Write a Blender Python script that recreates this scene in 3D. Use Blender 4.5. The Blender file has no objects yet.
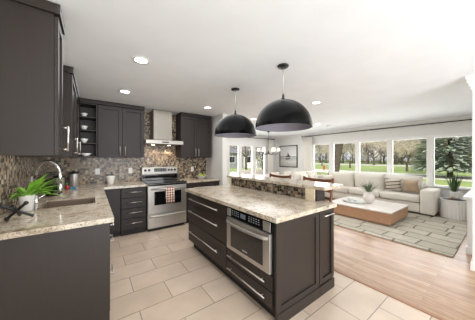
import bpy, bmesh, math, random
from mathutils import Vector, Matrix, Euler
random.seed(7)
S = bpy.context.scene
C = S.collection
PI = math.pi

# ------------------------------------------------------------------ camera
YAW = math.atan(144.5 / 198)
cd = bpy.data.cameras.new('camera'); cam = bpy.data.objects.new('camera', cd); C.objects.link(cam)
cam.location = (0, 0, 1.40); cam.rotation_euler = (PI / 2, 0, -YAW)
cd.sensor_width = 36; cd.lens = 198 * 36 / 475; cd.shift_y = -1.5 / 475; cd.clip_start = .05; cd.clip_end = 500
S.camera = cam
# ------------------------------------------------------------------ view
S.view_settings.view_transform = 'Standard'; S.view_settings.look = 'None'
S.view_settings.gamma = 1; S.view_settings.use_curve_mapping = False
S.view_settings.exposure = 0.1
# ------------------------------------------------------------------ world
W = bpy.data.worlds.new('sky'); S.world = W; W.use_nodes = True
wn = W.node_tree.nodes; wl = W.node_tree.links
bg = wn['Background']; bg.inputs['Strength'].default_value = 1.0
tc = wn.new('ShaderNodeTexCoord'); nz = wn.new('ShaderNodeTexNoise'); nz.inputs['Scale'].default_value = 3; nz.inputs['Detail'].default_value = 5
rp = wn.new('ShaderNodeValToRGB')
rp.color_ramp.elements[0].position = .38; rp.color_ramp.elements[0].color = (.78, .86, .96, 1)
rp.color_ramp.elements[1].position = .6; rp.color_ramp.elements[1].color = (1.0, 1.0, 1.0, 1)
wl.new(tc.outputs['Generated'], nz.inputs['Vector']); wl.new(nz.outputs['Fac'], rp.inputs['Fac']); wl.new(rp.outputs['Color'], bg.inputs['Color'])
# ------------------------------------------------------------------ sun (over the roof, lights the garden)
sd = bpy.data.lights.new('sun', 'SUN'); sd.energy = 3.0; sd.angle = math.radians(3); sd.color = (1, .96, .88)
so = bpy.data.objects.new('sun', sd); C.objects.link(so)
so.rotation_euler = Vector((1.0, .45, -.95)).to_track_quat('-Z', 'Y').to_euler()
# ------------------------------------------------------------------ area lights added to brighten the rooms
def area(name, loc, target, sx, sy, e, col=(1, .97, .93)):
    d = bpy.data.lights.new(name, 'AREA'); d.shape = 'RECTANGLE'; d.size = sx; d.size_y = sy; d.energy = e; d.color = col
    o = bpy.data.objects.new(name, d); C.objects.link(o); o.location = loc
    o.rotation_euler = (Vector(target) - Vector(loc)).to_track_quat('-Z', 'Y').to_euler()
    return o
area('added_bounce_rear', (1.2, -2.0, .25), (1.0, -.5, 2.5), 4.0, 1.6, 120, (.86, .93, 1))  # added lamp behind the camera, aimed up to bounce off the ceiling
area('added_soft_rear', (1.6, -2.6, 1.7), (2.0, 3, 1.2), 3.4, 1.6, 82, (.97, .98, 1))  # added forward fill from behind the camera, no fixture there
area('added_fill_kitchen', (.9, 2.5, 2.42), (.9, 2.5, 0), 2.2, 3.4, 30, (.97, .98, 1))  # added unseen lamp under the ceiling, fills the kitchen
area('added_fill_living', (4.9, 2.4, 2.42), (4.9, 2.4, 0), 3.0, 3.4, 34, (.97, .98, 1))  # same kind of added fill lamp, over the living room
area('added_fill_dining', (4.9, 5.6, 2.42), (4.9, 5.6, 0), 2.5, 1.6, 18, (.97, .98, 1))  # same kind of added fill lamp, over the dining area
# lamps added outside the two window walls to boost the daylight
area('daylight_boost_living', (7.55, 2.6, 1.35), (0, 2.6, 1.5), 4.4, 1.3, 90, (.97, .98, 1))
area('daylight_boost_dining', (5.6, 7.05, 1.3), (5.4, 0, 1.6), 2.1, 1.3, 60, (.97, .98, 1))

# ================================================================== helpers
def lin(r, g, b):
    f = lambda c: (c / 255 / 12.92) if c <= 10 else ((c / 255 + .055) / 1.055) ** 2.4
    return (f(r), f(g), f(b), 1)

def mat(name, col, rough=.5, metal=0, noise=None, bump=0, bscale=60, coat=0, spec=None, sheen=0):
    """procedural material; noise=(scale, amount, (sx,sy,sz))"""
    m = bpy.data.materials.new(name); m.use_nodes = True
    n = m.node_tree.nodes; l = m.node_tree.links; b = n['Principled BSDF']
    b.inputs['Base Color'].default_value = col; b.inputs['Roughness'].default_value = rough; b.inputs['Metallic'].default_value = metal
    if coat: b.inputs['Coat Weight'].default_value = coat
    if spec is not None: b.inputs['Specular IOR Level'].default_value = spec
    if sheen: b.inputs['Sheen Weight'].default_value = sheen
    g = n.new('ShaderNodeNewGeometry')
    sc, am, st = noise or (4, .02, (1, 1, 1))
    mp = n.new('ShaderNodeMapping'); mp.inputs['Scale'].default_value = st
    t = n.new('ShaderNodeTexNoise'); t.inputs['Scale'].default_value = sc; t.inputs['Detail'].default_value = 4
    r = n.new('ShaderNodeValToRGB')
    r.color_ramp.elements[0].position = .3; r.color_ramp.elements[1].position = .7
    r.color_ramp.elements[0].color = tuple(max(0, c * (1 - am)) for c in col[:3]) + (1,)
    r.color_ramp.elements[1].color = tuple(min(1, c * (1 + am)) for c in col[:3]) + (1,)
    l.new(g.outputs['Position'], mp.inputs['Vector']); l.new(mp.outputs['Vector'], t.inputs['Vector'])
    l.new(t.outputs['Fac'], r.inputs['Fac']); l.new(r.outputs['Color'], b.inputs['Base Color'])
    if bump:
        bt = n.new('ShaderNodeTexNoise'); bt.inputs['Scale'].default_value = bscale
        bp = n.new('ShaderNodeBump'); bp.inputs['Strength'].default_value = bump; bp.inputs['Distance'].default_value = .01
        l.new(g.outputs['Position'], bt.inputs['Vector']); l.new(bt.outputs['Fac'], bp.inputs['Height']); l.new(bp.outputs['Normal'], b.inputs['Normal'])
    return m

def emis(name, col, st):
    m = bpy.data.materials.new(name); m.use_nodes = True; b = m.node_tree.nodes['Principled BSDF']
    b.inputs['Base Color'].default_value = (.8, .8, .8, 1)
    b.inputs['Emission Color'].default_value = col; b.inputs['Emission Strength'].default_value = st
    return m

def glass(name, refl=.06, tint=(1, 1, 1, 1)):
    m = bpy.data.materials.new(name); m.use_nodes = True; n = m.node_tree.nodes; l = m.node_tree.links
    n.remove(n['Principled BSDF']); out = n['Material Output']
    t = n.new('ShaderNodeBsdfTransparent'); t.inputs['Color'].default_value = tint
    g = n.new('ShaderNodeBsdfGlossy'); g.inputs['Roughness'].default_value = .02
    f = n.new('ShaderNodeFresnel'); f.inputs['IOR'].default_value = 1.35
    x = n.new('ShaderNodeMixShader'); l.new(f.outputs[0], x.inputs[0]); l.new(t.outputs[0], x.inputs[1]); l.new(g.outputs[0], x.inputs[2]); l.new(x.outputs[0], out.inputs['Surface'])
    return m

def ramp(n, stops, const=False):
    r = n.new('ShaderNodeValToRGB'); cr = r.color_ramp
    if const: cr.interpolation = 'CONSTANT'
    while len(cr.elements) < len(stops): cr.elements.new(.5)
    for e, (p, c) in zip(cr.elements, stops): e.position = p; e.color = c
    return r

def mosaic(name, a, b, scale=27, dk=1.0):
    m = bpy.data.materials.new(name); m.use_nodes = True; n = m.node_tree.nodes; l = m.node_tree.links; B = n['Principled BSDF']
    g = n.new('ShaderNodeNewGeometry'); s = n.new('ShaderNodeSeparateXYZ'); c = n.new('ShaderNodeCombineXYZ')
    l.new(g.outputs['Position'], s.inputs[0]); l.new(s.outputs[a], c.inputs[0]); l.new(s.outputs[b], c.inputs[1])
    v = n.new('ShaderNodeTexVoronoi'); v.voronoi_dimensions = '2D'; v.distance = 'CHEBYCHEV'; v.inputs['Scale'].default_value = scale; v.inputs['Randomness'].default_value = .55
    e = n.new('ShaderNodeTexVoronoi'); e.voronoi_dimensions = '2D'; e.distance = 'CHEBYCHEV'; e.feature = 'F2'; e.inputs['Scale'].default_value = scale; e.inputs['Randomness'].default_value = .55
    for q in (v, e): l.new(c.outputs[0], q.inputs['Vector'])
    sc = n.new('ShaderNodeSeparateColor'); l.new(v.outputs['Color'], sc.inputs[0])
    r = ramp(n, [(0, lin(44, 34, 28)), (.18, lin(100, 82, 68)), (.30, lin(156, 134, 108)), (.46, lin(184, 164, 134)), (.60, lin(128, 114, 98)), (.72, lin(168, 142, 112)), (.84, lin(82, 62, 48)), (.93, lin(206, 190, 164))], True)
    l.new(sc.outputs[0], r.inputs[0])
    sb = n.new('ShaderNodeMath'); sb.operation = 'SUBTRACT'; l.new(e.outputs['Distance'], sb.inputs[0]); l.new(v.outputs['Distance'], sb.inputs[1])
    lt = n.new('ShaderNodeMath'); lt.operation = 'LESS_THAN'; lt.inputs[1].default_value = .09; l.new(sb.outputs[0], lt.inputs[0])
    mx = n.new('ShaderNodeMix'); mx.data_type = 'RGBA'; l.new(lt.outputs[0], mx.inputs[0]); l.new(r.outputs[0], mx.inputs[6]); mx.inputs[7].default_value = lin(170, 158, 140)
    l.new(mx.outputs[2], B.inputs['Base Color']); B.inputs['Roughness'].default_value = .25
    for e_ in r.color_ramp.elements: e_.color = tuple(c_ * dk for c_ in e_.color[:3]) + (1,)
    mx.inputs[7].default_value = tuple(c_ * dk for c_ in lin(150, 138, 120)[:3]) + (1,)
    bp = n.new('ShaderNodeBump'); bp.invert = True; bp.inputs['Distance'].default_value = .002; bp.inputs['Strength'].default_value = .6
    l.new(lt.outputs[0], bp.inputs['Height']); l.new(bp.outputs[0], B.inputs['Normal'])
    return m

def granite(name):
    m = bpy.data.materials.new(name); m.use_nodes = True; n = m.node_tree.nodes; l = m.node_tree.links; B = n['Principled BSDF']
    g = n.new('ShaderNodeNewGeometry')
    def no(sc, d=6, dist=0):
        t = n.new('ShaderNodeTexNoise'); t.inputs['Scale'].default_value = sc; t.inputs['Detail'].default_value = d; t.inputs['Roughness'].default_value = .7; t.inputs['Distortion'].default_value = dist
        l.new(g.outputs['Position'], t.inputs['Vector']); return t
    r1 = ramp(n, [(.3, lin(132, 112, 90)), (.43, lin(184, 168, 146)), (.56, lin(208, 197, 178)), (.72, lin(172, 158, 140))]); l.new(no(7, 8, .8).outputs['Fac'], r1.inputs[0])
    def over(prev, t, lo, hi, col):
        rr = ramp(n, [(lo, (0, 0, 0, 1)), (hi, (1, 1, 1, 1))]); l.new(t.outputs['Fac'], rr.inputs[0])
        x = n.new('ShaderNodeMix'); x.data_type = 'RGBA'; l.new(rr.outputs[0], x.inputs[0]); l.new(prev, x.inputs[6]); x.inputs[7].default_value = col; return x.outputs[2]
    p = over(r1.outputs[0], no(34, 4, .3), .60, .68, lin(128, 108, 90))
    p = over(p, no(70, 3), .60, .65, lin(74, 60, 50))
    p = over(p, no(24, 3, 1), .58, .66, lin(128, 118, 110))
    l.new(p, B.inputs['Base Color']); B.inputs['Roughness'].default_value = .12
    return m

def floor_tiles():
    m = bpy.data.materials.new('floor_tile'); m.use_nodes = True; n = m.node_tree.nodes; l = m.node_tree.links; B = n['Principled BSDF']
    g = n.new('ShaderNodeNewGeometry'); mp = n.new('ShaderNodeMapping'); mp.inputs['Location'].default_value = (-1.87 + .305 + .61 * 20, -.723 + .319 * 20, 0)
    b = n.new('ShaderNodeTexBrick'); b.inputs['Scale'].default_value = 1; b.inputs['Brick Width'].default_value = .61; b.inputs['Row Height'].default_value = .319
    b.inputs['Mortar Size'].default_value = .0035; b.inputs['Mortar Smooth'].default_value = .1; b.offset = .5
    b.inputs['Color1'].default_value = lin(198, 178, 158); b.inputs['Color2'].default_value = lin(208, 189, 170); b.inputs['Mortar'].default_value = lin(140, 124, 108)
    l.new(g.outputs['Position'], mp.inputs['Vector']); l.new(mp.outputs[0], b.inputs['Vector'])
    t = n.new('ShaderNodeTexNoise'); t.inputs['Scale'].default_value = 3.5; t.inputs['Detail'].default_value = 6; l.new(g.outputs['Position'], t.inputs['Vector'])
    r = ramp(n, [(.3, (.9, .9, .9, 1)), (.7, (1.06, 1.06, 1.05, 1))]); l.new(t.outputs['Fac'], r.inputs[0])
    x = n.new('ShaderNodeMix'); x.data_type = 'RGBA'; x.blend_type = 'MULTIPLY'; x.inputs[0].default_value = 1; l.new(b.outputs['Color'], x.inputs[6]); l.new(r.outputs[0], x.inputs[7])
    l.new(x.outputs[2], B.inputs['Base Color']); B.inputs['Roughness'].default_value = .32
    bp = n.new('ShaderNodeBump'); bp.invert = True; bp.inputs['Distance'].default_value = .002; l.new(b.outputs['Fac'], bp.inputs['Height']); l.new(bp.outputs[0], B.inputs['Normal'])
    return m

def wood_floor():
    m = bpy.data.materials.new('oak_floor'); m.use_nodes = True; n = m.node_tree.nodes; l = m.node_tree.links; B = n['Principled BSDF']
    g = n.new('ShaderNodeNewGeometry'); mp = n.new('ShaderNodeMapping'); mp.inputs['Rotation'].default_value = (0, 0, PI / 2); mp.inputs['Location'].default_value = (10, 20, 0)
    b = n.new('ShaderNodeTexBrick'); b.inputs['Scale'].default_value = 1; b.inputs['Brick Width'].default_value = 1.1; b.inputs['Row Height'].default_value = .085
    b.inputs['Mortar Size'].default_value = .0012; b.offset = .37
    b.inputs['Color1'].default_value = lin(160, 126, 98); b.inputs['Color2'].default_value = lin(186, 155, 126); b.inputs['Mortar'].default_value = lin(120, 84, 60)
    l.new(g.outputs['Position'], mp.inputs['Vector']); l.new(mp.outputs[0], b.inputs['Vector'])
    m2 = n.new('ShaderNodeMapping'); m2.inputs['Scale'].default_value = (14, 1.3, 1); l.new(g.outputs['Position'], m2.inputs['Vector'])
    t = n.new('ShaderNodeTexNoise'); t.inputs['Scale'].default_value = 3; t.inputs['Detail'].default_value = 8; t.inputs['Distortion'].default_value = 1.2; l.new(m2.outputs[0], t.inputs['Vector'])
    r = ramp(n, [(.35, (.7, .65, .6, 1)), (.62, (1.08, 1.08, 1.08, 1))]); l.new(t.outputs['Fac'], r.inputs[0])
    x = n.new('ShaderNodeMix'); x.data_type = 'RGBA'; x.blend_type = 'MULTIPLY'; x.inputs[0].default_value = 1; l.new(b.outputs['Color'], x.inputs[6]); l.new(r.outputs[0], x.inputs[7])
    l.new(x.outputs[2], B.inputs['Base Color']); B.inputs['Roughness'].default_value = .3
    bp = n.new('ShaderNodeBump'); bp.inputs['Distance'].default_value = .0015; bp.inputs['Strength'].default_value = .5; l.new(t.outputs['Fac'], bp.inputs['Height']); l.new(bp.outputs[0], B.inputs['Normal'])
    return m

# ---- bmesh shapes
def BM(): return bmesh.new()
def box(bm, x0, x1, y0, y1, z0, z1, M=None):
    vs = [bm.verts.new((x, y, z)) for x in (x0, x1) for y in (y0, y1) for z in (z0, z1)]
    if M: 
        for v in vs: v.co = M @ v.co
    for f in ((0, 1, 3, 2), (4, 6, 7, 5), (0, 4, 5, 1), (2, 3, 7, 6), (0, 2, 6, 4), (1, 5, 7, 3)): bm.faces.new([vs[i] for i in f])
    return vs
def ring(bm, c, r, axis, n, ry=None):
    axis = Vector(axis).normalized(); u = axis.orthogonal().normalized(); w = axis.cross(u); ry = ry or r
    return [bm.verts.new(Vector(c) + u * math.cos(2 * PI * i / n) * r + w * math.sin(2 * PI * i / n) * ry) for i in range(n)]
def skin(bm, rs, cap=True):
    n = len(rs[0])
    for a, b in zip(rs, rs[1:]):
        for i in range(n): bm.faces.new((a[i], a[(i + 1) % n], b[(i + 1) % n], b[i]))
    if cap: bm.faces.new(rs[0][::-1]); bm.faces.new(rs[-1])
def tube(bm, pts, r, n=10, cap=True):
    pts = [Vector(p) for p in pts]; rr = r if isinstance(r, (list, tuple)) else [r] * len(pts)
    rs = []; u = None
    for i, p in enumerate(pts):
        d = (pts[min(i + 1, len(pts) - 1)] - pts[max(i - 1, 0)]).normalized()
        if u is None: u = d.orthogonal().normalized()
        u = (u - d * u.dot(d)).normalized(); w = d.cross(u)
        rs.append([bm.verts.new(p + (u * math.cos(2 * PI * k / n) + w * math.sin(2 * PI * k / n)) * rr[i]) for k in range(n)])
    skin(bm, rs, cap)
def lathe(bm, prof, c=(0, 0, 0), n=32, cap=True):
    rs = [[bm.verts.new((c[0] + r * math.cos(2 * PI * i / n), c[1] + r * math.sin(2 * PI * i / n), c[2] + z)) for i in range(n)] for r, z in prof]
    skin(bm, rs, cap)
def blade(bm, base, d, length, width, droop=.5, n=5, fold=.25):
    """a long tapering leaf with a folded midrib"""
    base = Vector(base); d = Vector(d).normalized(); p = base.copy(); L = []; 
    side = d.cross(Vector((0, 0, 1)))
    side = side.normalized() if side.length > 1e-3 else Vector((1, 0, 0))
    for i in range(n + 1):
        t = i / n; w = width * (math.sin(PI * min(1, .12 + t * .88)) ** .7) * .5 + .0006
        up = side.cross(d).normalized()
        L.append((bm.verts.new(p - side * w), bm.verts.new(p - up * w * fold), bm.verts.new(p + side * w)))
        p = p + d * length / n; d = (d + Vector((0, 0, -droop / n))).normalized()
    for a, b in zip(L, L[1:]):
        bm.faces.new((a[0], a[1], b[1], b[0])); bm.faces.new((a[1], a[2], b[2], b[1]))
def cushion(bm, sx, sy, th, M, n=12, pinch=.12, p=.38):
    """soft square pillow: two bulged faces meeting in a seam"""
    tops = []; bots = []
    for i in range(n + 1):
        a = []; b = []
        for j in range(n + 1):
            u = -1 + 2 * i / n; v = -1 + 2 * j / n
            h = ((1 - u * u) * (1 - v * v)) ** p
            x = u * sx / 2 * (1 - pinch * (1 - v * v) * abs(u) * .4); y = v * sy / 2 * (1 - pinch * (1 - u * u) * abs(v) * .4)
            vt = bm.verts.new(M @ Vector((x, y, h * th / 2)))
            edge = i in (0, n) or j in (0, n)
            a.append(vt); b.append(vt if edge else bm.verts.new(M @ Vector((x, y, -h * th / 2))))
        tops.append(a); bots.append(b)
    for i in range(n):
        for j in range(n):
            bm.faces.new((tops[i][j], tops[i + 1][j], tops[i + 1][j + 1], tops[i][j + 1]))
            bm.faces.new((bots[i][j], bots[i][j + 1], bots[i + 1][j + 1], bots[i + 1][j]))

def link(name, bm, m, parent=None, off=None, smooth=False, bevel=0, seg=2, solid=0):
    if off is not None: bmesh.ops.translate(bm, verts=bm.verts, vec=-Vector(off))
    bmesh.ops.recalc_face_normals(bm, faces=bm.faces)
    me = bpy.data.meshes.new(name); bm.to_mesh(me); bm.free(); me.materials.append(m)
    o = bpy.data.objects.new(name, me); C.objects.link(o)
    if smooth:
        for p in me.polygons: p.use_smooth = True
    if solid: s = o.modifiers.new('solid', 'SOLIDIFY'); s.thickness = solid
    if bevel:
        b = o.modifiers.new('bevel', 'BEVEL'); b.width = bevel; b.segments = seg; b.limit_method = 'ANGLE'
    if parent: o.parent = parent
    return o
def tag(o, label, cat, group=None, kind=None):
    if label: o['label'] = label
    if cat: o['category'] = cat
    if group: o['group'] = group
    if kind: o['kind'] = kind
    return o
class Thing:
    """an Empty at the base; parts are given in world coordinates (rot applied only after via root)"""
    def __init__(s, name, label, cat, loc=(0, 0, 0), group=None, rz=0, kind=None, local=False):
        s.o = bpy.data.objects.new(name, None); C.objects.link(s.o); s.o.location = loc; s.o.rotation_euler.z = rz
        s.o.empty_display_size = .1
        tag(s.o, label, cat, group, kind); s.off = None if local else Vector(loc)
    def part(s, name, bm, m, parent=None, label=None, **k):
        o = link(name, bm, m, parent or s.o, s.off, **k)
        if label: o['label'] = label
        return o
    def b(s, name, m, *boxes, parent=None, label=None, **k):
        bm = BM()
        for q in boxes: box(bm, *q)
        k.setdefault('bevel', .002)
        return s.part(name, bm, m, parent, label, **k)
def solo(name, bm, m, label, cat, group=None, loc=None, **k):
    o = link(name, bm, m, None, loc, **k)
    if loc is not None: o.location = loc
    return tag(o, label, cat, group)
def struct(name, m, *boxes, bevel=0, parent=None):
    bm = BM()
    for q in boxes: box(bm, *q)
    o = link(name, bm, m, parent, bevel=bevel)
    if not parent: o['kind'] = 'structure'
    return o
def dup(o, parent=None):
    c = o.copy(); C.objects.link(c)
    if parent: c.parent = parent
    for ch in list(o.children): dup(ch, c)
    return c

# ---- materials
CAB = mat('espresso_cabinet', lin(45, 37, 32), .42, noise=(3, .06, (20, 20, 1.2)), spec=.4)
CABG = mat('espresso_cabinet_back', lin(45, 38, 36), .45, noise=(3, .12, (22, 22, 1.2)), spec=.35)
CABIN = mat('cabinet_inside', lin(58, 50, 46), .5)
TOE_AND_GAP_SHADE = mat('toe_kick', lin(26, 21, 19), .6)  # toe kicks; on drawer carcasses it paints shade into the gaps
STEEL = mat('brushed_steel', lin(184, 180, 174), .42, .8, noise=(3, .05, (1, 1, 60)))
STEELD = mat('oven_steel', lin(196, 192, 186), .36, .9, noise=(3, .05, (60, 60, 1)))
CHROME = mat('chrome', lin(225, 225, 225), .1, 1)
NICKEL = mat('satin_nickel_pull', lin(205, 200, 194), .28, 1)
BLACKG = mat('black_glass', lin(14, 14, 15), .06, coat=.5)
BLACKM = mat('black_metal', lin(22, 22, 22), .42, noise=(30, .1, (1, 1, 1)))
BLACKP = mat('pendant_black', lin(4, 4, 4), .25, spec=.12)
INNER = mat('pendant_inside', lin(138, 135, 146), .6)
DARKR = mat('rod_dark_bronze', lin(52, 44, 40), .4, .5)
WALLM = mat('wall_paint', lin(228, 227, 223), .7)
CEILM = mat('ceiling_paint', lin(236, 239, 242), .8)
TRIM = mat('white_trim', lin(238, 237, 234), .4)
GRAN = granite('granite')
MOSB = mosaic('mosaic_back', 0, 2, 27, .8); MOSL = mosaic('mosaic_side', 1, 2, 27, .8); MOSI = mosaic('mosaic_island_shaded', 1, 2, 26, .5)  # island mosaic is a darkened copy, shade put into its tile colours
TILE = floor_tiles(); OAK = wood_floor()
WHITE = mat('white_ceramic', lin(236, 234, 229), .25)
WHITEP = mat('white_plastic', lin(240, 239, 235), .35)
PANE = glass('window_glass'); CLEAR = glass('clear_glass', tint=(.95, .97, .97, 1))
SOFA = mat('sofa_fabric', lin(222, 216, 205), .85, noise=(40, .05, (1, 1, 1)), bump=.3, bscale=300, sheen=.2)
CURT = mat('curtain_linen', lin(240, 236, 228), .85, noise=(60, .05, (1, 1, .3)))
STOOLW = mat('stool_walnut', lin(112, 68, 44), .4, noise=(6, .2, (12, 12, 2)))
TABW = mat('coffee_table_oak', lin(176, 134, 104), .4, noise=(4, .12, (3, 3, 18)))
TABT = mat('coffee_table_top', lin(232, 226, 220), .12, noise=(5, .05, (1, 3, 1)))
BRASS = mat('antique_brass', lin(190, 150, 84), .3, 1)
GREENL = mat('leaf_bright', lin(124, 178, 54), .4, noise=(20, .2, (1, 1, 1)))
GREEND = mat('leaf_dark', lin(58, 84, 48), .45, noise=(20, .25, (1, 1, 1)))
GRASSD = mat('ornamental_grass', lin(92, 108, 78), .6, noise=(20, .25, (1, 1, 1)))
SOIL = mat('soil', lin(60, 44, 34), .9)

# ================================================================== STRUCTURE
H = 2.44
struct('floor', TILE, (-.9, 2.43, -3, 4.8, -.1, 0))
f2 = struct('floor_wood', OAK, (2.47, 7.45, -3, 6.95, -.1, 0))
struct('trim_threshold', mat('threshold_oak', lin(150, 108, 76), .35, noise=(5, .15, (12, 1, 1))), (2.43, 2.47, -3, 3.9, -.1, .008))
struct('ceiling', CEILM, (-.9, 7.45, -3, 6.95, H, H + .12))
struct('wall_left', WALLM, (-.78, -.652, -3, 4.78, 0, H))
struct('wall_back', WALLM, (-.652, 2.54, 4.672, 4.8, 0, H))
struct('wall_kitchen_return', WALLM, (2.42, 2.54, 3.9, 4.672, 0, H), (2.42, 2.54, 4.8, 6.8, 0, H))
struct('wall_backsplash_back', MOSB, (-.64, 2.40, 4.66, 4.672, .915, 2.43))
struct('wall_backsplash_left', MOSL, (-.652, -.64, -.2, 4.66, .915, 1.5))
# window wall (x = 7.3)
YW = [(4.06, 4.74), (3.12, 3.92), (2.20, 3.02), (1.30, 2.10), (.50, 1.19)]
ZS, ZT = .68, 1.97
wb = [(7.3, 7.42, -.2, 6.92, 0, ZS), (7.3, 7.42, -.2, 6.92, ZT, H), (7.3, 7.42, -.2, .5, ZS, ZT), (7.3, 7.42, 4.74, 6.92, ZS, ZT)]
for (a0, a1), (b0, b1) in zip(YW[1:], YW): wb.append((7.3, 7.42, a1, b0, ZS, ZT))
struct('wall_right', WALLM, *wb)
def window(i, x0, x1, y0, y1, z0, z1, axis):
    o = bpy.data.objects.new('window_%d' % i, None); C.objects.link(o); o['kind'] = 'structure'; o.location = ((x0 + x1) / 2, (y0 + y1) / 2, z0)
    t = .02; bm = BM()
    if axis == 'x':
        for q in ((x0, x1, y0, y0 + t, z0, z1), (x0, x1, y1 - t, y1, z0, z1), (x0, x1, y0 + t, y1 - t, z0, z0 + t), (x0, x1, y0 + t, y1 - t, z1 - t, z1)): box(bm, *q)
    else:
        for q in ((x0, x0 + t, y0, y1, z0, z1), (x1 - t, x1, y0, y1, z0, z1), (x0 + t, x1 - t, y0, y1, z0, z0 + t), (x0 + t, x1 - t, y0, y1, z1 - t, z1)): box(bm, *q)
    link('window_frame', bm, TRIM, o, o.location)
    bm = BM()
    if axis == 'x': box(bm, (x0 + x1) / 2 - .003, (x0 + x1) / 2 + .003, y0 + t, y1 - t, z0 + t, z1 - t)
    else: box(bm, x0 + t, x1 - t, (y0 + y1) / 2 - .003, (y0 + y1) / 2 + .003, z0 + t, z1 - t)
    link('pane', bm, PANE, o, o.location)
for i, (a, b) in enumerate(YW): window(i + 1, 7.33, 7.39, a, b, ZS, ZT, 'x')
struct('trim_window_sill', TRIM, (7.24, 7.30, .42, 4.82, ZS - .035, ZS), bevel=.004)
# casings
cs = [(7.285, 7.30, .42, 4.82, ZT, ZT + .05)]
struct('trim_window_head', TRIM, *cs, bevel=.002)
struct('trim_crown_right', TRIM, (7.25, 7.30, -.2, 6.8, H - .05, H))
# dining wall (y = 6.8)
XW = [(4.56, 5.07), (5.19, 5.83), (5.99, 6.60)]
db = [(2.54, 7.3, 6.8, 6.92, 0, .62), (2.54, 7.3, 6.8, 6.92, 1.97, H), (2.54, 4.56, 6.8, 6.92, .62, 1.97), (6.60, 7.3, 6.8, 6.92, .62, 1.97)]
for (a0, a1), (b0, b1) in zip(XW, XW[1:]): db.append((a1, b0, 6.8, 6.92, .62, 1.97))
struct('wall_dining', WALLM, *db)
for i, (a, b) in enumerate(XW): window(i + 6, a, b, 6.83, 6.89, .62, 1.97, 'y')
struct('trim_dining_sill', TRIM, (4.48, 6.68, 6.74, 6.80, .585, .62), bevel=.004)
struct('baseboard_dining', TRIM, (2.56, 7.28, 6.785, 6.80, 0, .11))
struct('baseboard_right', TRIM, (7.285, 7.30, .1, 6.78, 0, .11))
# right wall with the column and the low ledge
struct('wall_front', WALLM, (3.84, 7.3, -.3, -.18, 0, H))
cm = BM(); box(cm, 3.84, 4.02, .08, .27, 0, 2.30)
for k in range(4): box(cm, 3.83 - .015 * k, 4.03 + .015 * k, .07 - .015 * k, .28 + .015 * k, 2.26 + .045 * k, 2.305 + .045 * k)
box(cm, 3.825, 4.035, .065, .285, 0, .10)
o = link('trim_column', cm, TRIM, bevel=.003); o['kind'] = 'structure'
o = struct('trim_ledge_wall', TRIM, (4.45, 6.1, -.18, .36, 0, .80), (4.40, 6.1, -.18, .40, .80, .84), bevel=.004)
o = struct('baseboard_ledge', TRIM, (4.435, 4.45, -.17, .372, 0, .10), (4.45, 6.1, .36, .374, 0, .10))

# ================================================================== KITCHEN
def shaker_x(bm, x, y0, y1, z0, z1, d=.02, w=.055, s=1):
    """shaker front on a plane x, facing s*x; frame + recessed field"""
    a, b = sorted((x, x + s * d)); c, e = sorted((x, x + s * d * .2))
    box(bm, a, b, y0, y0 + w, z0, z1); box(bm, a, b, y1 - w, y1, z0, z1); box(bm, a, b, y0 + w, y1 - w, z0, z0 + w); box(bm, a, b, y0 + w, y1 - w, z1 - w, z1)
    box(bm, c, e, y0 + w, y1 - w, z0 + w, z1 - w)
def shaker_y(bm, y, x0, x1, z0, z1, d=.02, w=.055, s=-1):
    a, b = sorted((y, y + s * d)); c, e = sorted((y, y + s * d * .2))
    box(bm, x0, x0 + w, a, b, z0, z1); box(bm, x1 - w, x1, a, b, z0, z1); box(bm, x0 + w, x1 - w, a, b, z0, z0 + w); box(bm, x0 + w, x1 - w, a, b, z1 - w, z1)
    box(bm, x0 + w, x1 - w, c, e, z0 + w, z1 - w)
def bar_pull(p0, p1, out, r=.006, inset=.0, sq=False):
    """bar pull between p0 and p1 standing off the front along out"""
    bm = BM(); p0 = Vector(p0); p1 = Vector(p1); out = Vector(out); d = (p1 - p0)
    tube(bm, [p0 + out, p1 + out], r, 10)
    for t in (.07, .93): q = p0 + d * t; tube(bm, [q, q + out], r * .8, 8)
    return bm

# ---- left run -----------------------------------------------------
g_left = 'base cabinets of the sink run'
def left_base(y0, y1, label, fronts, endp=False):
    t = Thing('base_cabinet', label, 'cabinet', ((-.25), (y0 + y1) / 2, 0), g_left)
    if y0 > 2.40 and y1 < 3.31:
        t.b('body', CAB, (-.62, .095, y0, y1, .1, .69), (.03, .095, y0, y1, .69, .872), (-.62, -.46, y0, y1, .69, .872), (-.46, .03, y0, y0 + .02, .69, .872), (-.46, .03, y1 - .02, y1, .69, .872), bevel=0)
    else: t.b('body', CAB, (-.62, .095, y0, y1, .1, .872))
    t.b('toe_kick', TOE_AND_GAP_SHADE, (-.62, .04, y0 + .002, y1 - .002, 0, .1))
    if endp: t.b('end_panel', CAB, (-.63, .112, y0 - .02, y0 - .001, 0, .872))
    for kind, za, zb, ya, yb in fronts:
        bm = BM(); 
        if kind == 'drawer': box(bm, .096, .116, ya + .003, yb - .003, za, zb)
        else: shaker_x(bm, .096, ya + .003, yb - .003, za, zb)
        f = t.part(kind, bm, CAB, bevel=.0015)
        ym = (ya + yb) / 2
        if kind == 'drawer': t.part('handle', bar_pull((.116, ym - .09, (za + zb) / 2 + .02), (.116, ym + .09, (za + zb) / 2 + .02), (.032, 0, 0)), NICKEL, f, smooth=True)
        else: t.part('handle', bar_pull((.116, yb - .05, zb - .2), (.116, yb - .05, zb - .04), (.032, 0, 0)), NICKEL, f, smooth=True)
left_base(1.97, 2.40, 'dark base cabinet at the near end of the sink run, big plain side panel', [('drawer', .70, .865, 1.97, 2.40), ('drawer', .59, .69, 1.97, 2.40), ('drawer', .12, .58, 1.97, 2.40)], True)
left_base(2.404, 3.30, 'dark sink base cabinet with two doors beneath the undermount sink', [('door', .12, .865, 2.404, 2.85), ('door', .12, .865, 2.856, 3.30)])
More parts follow.
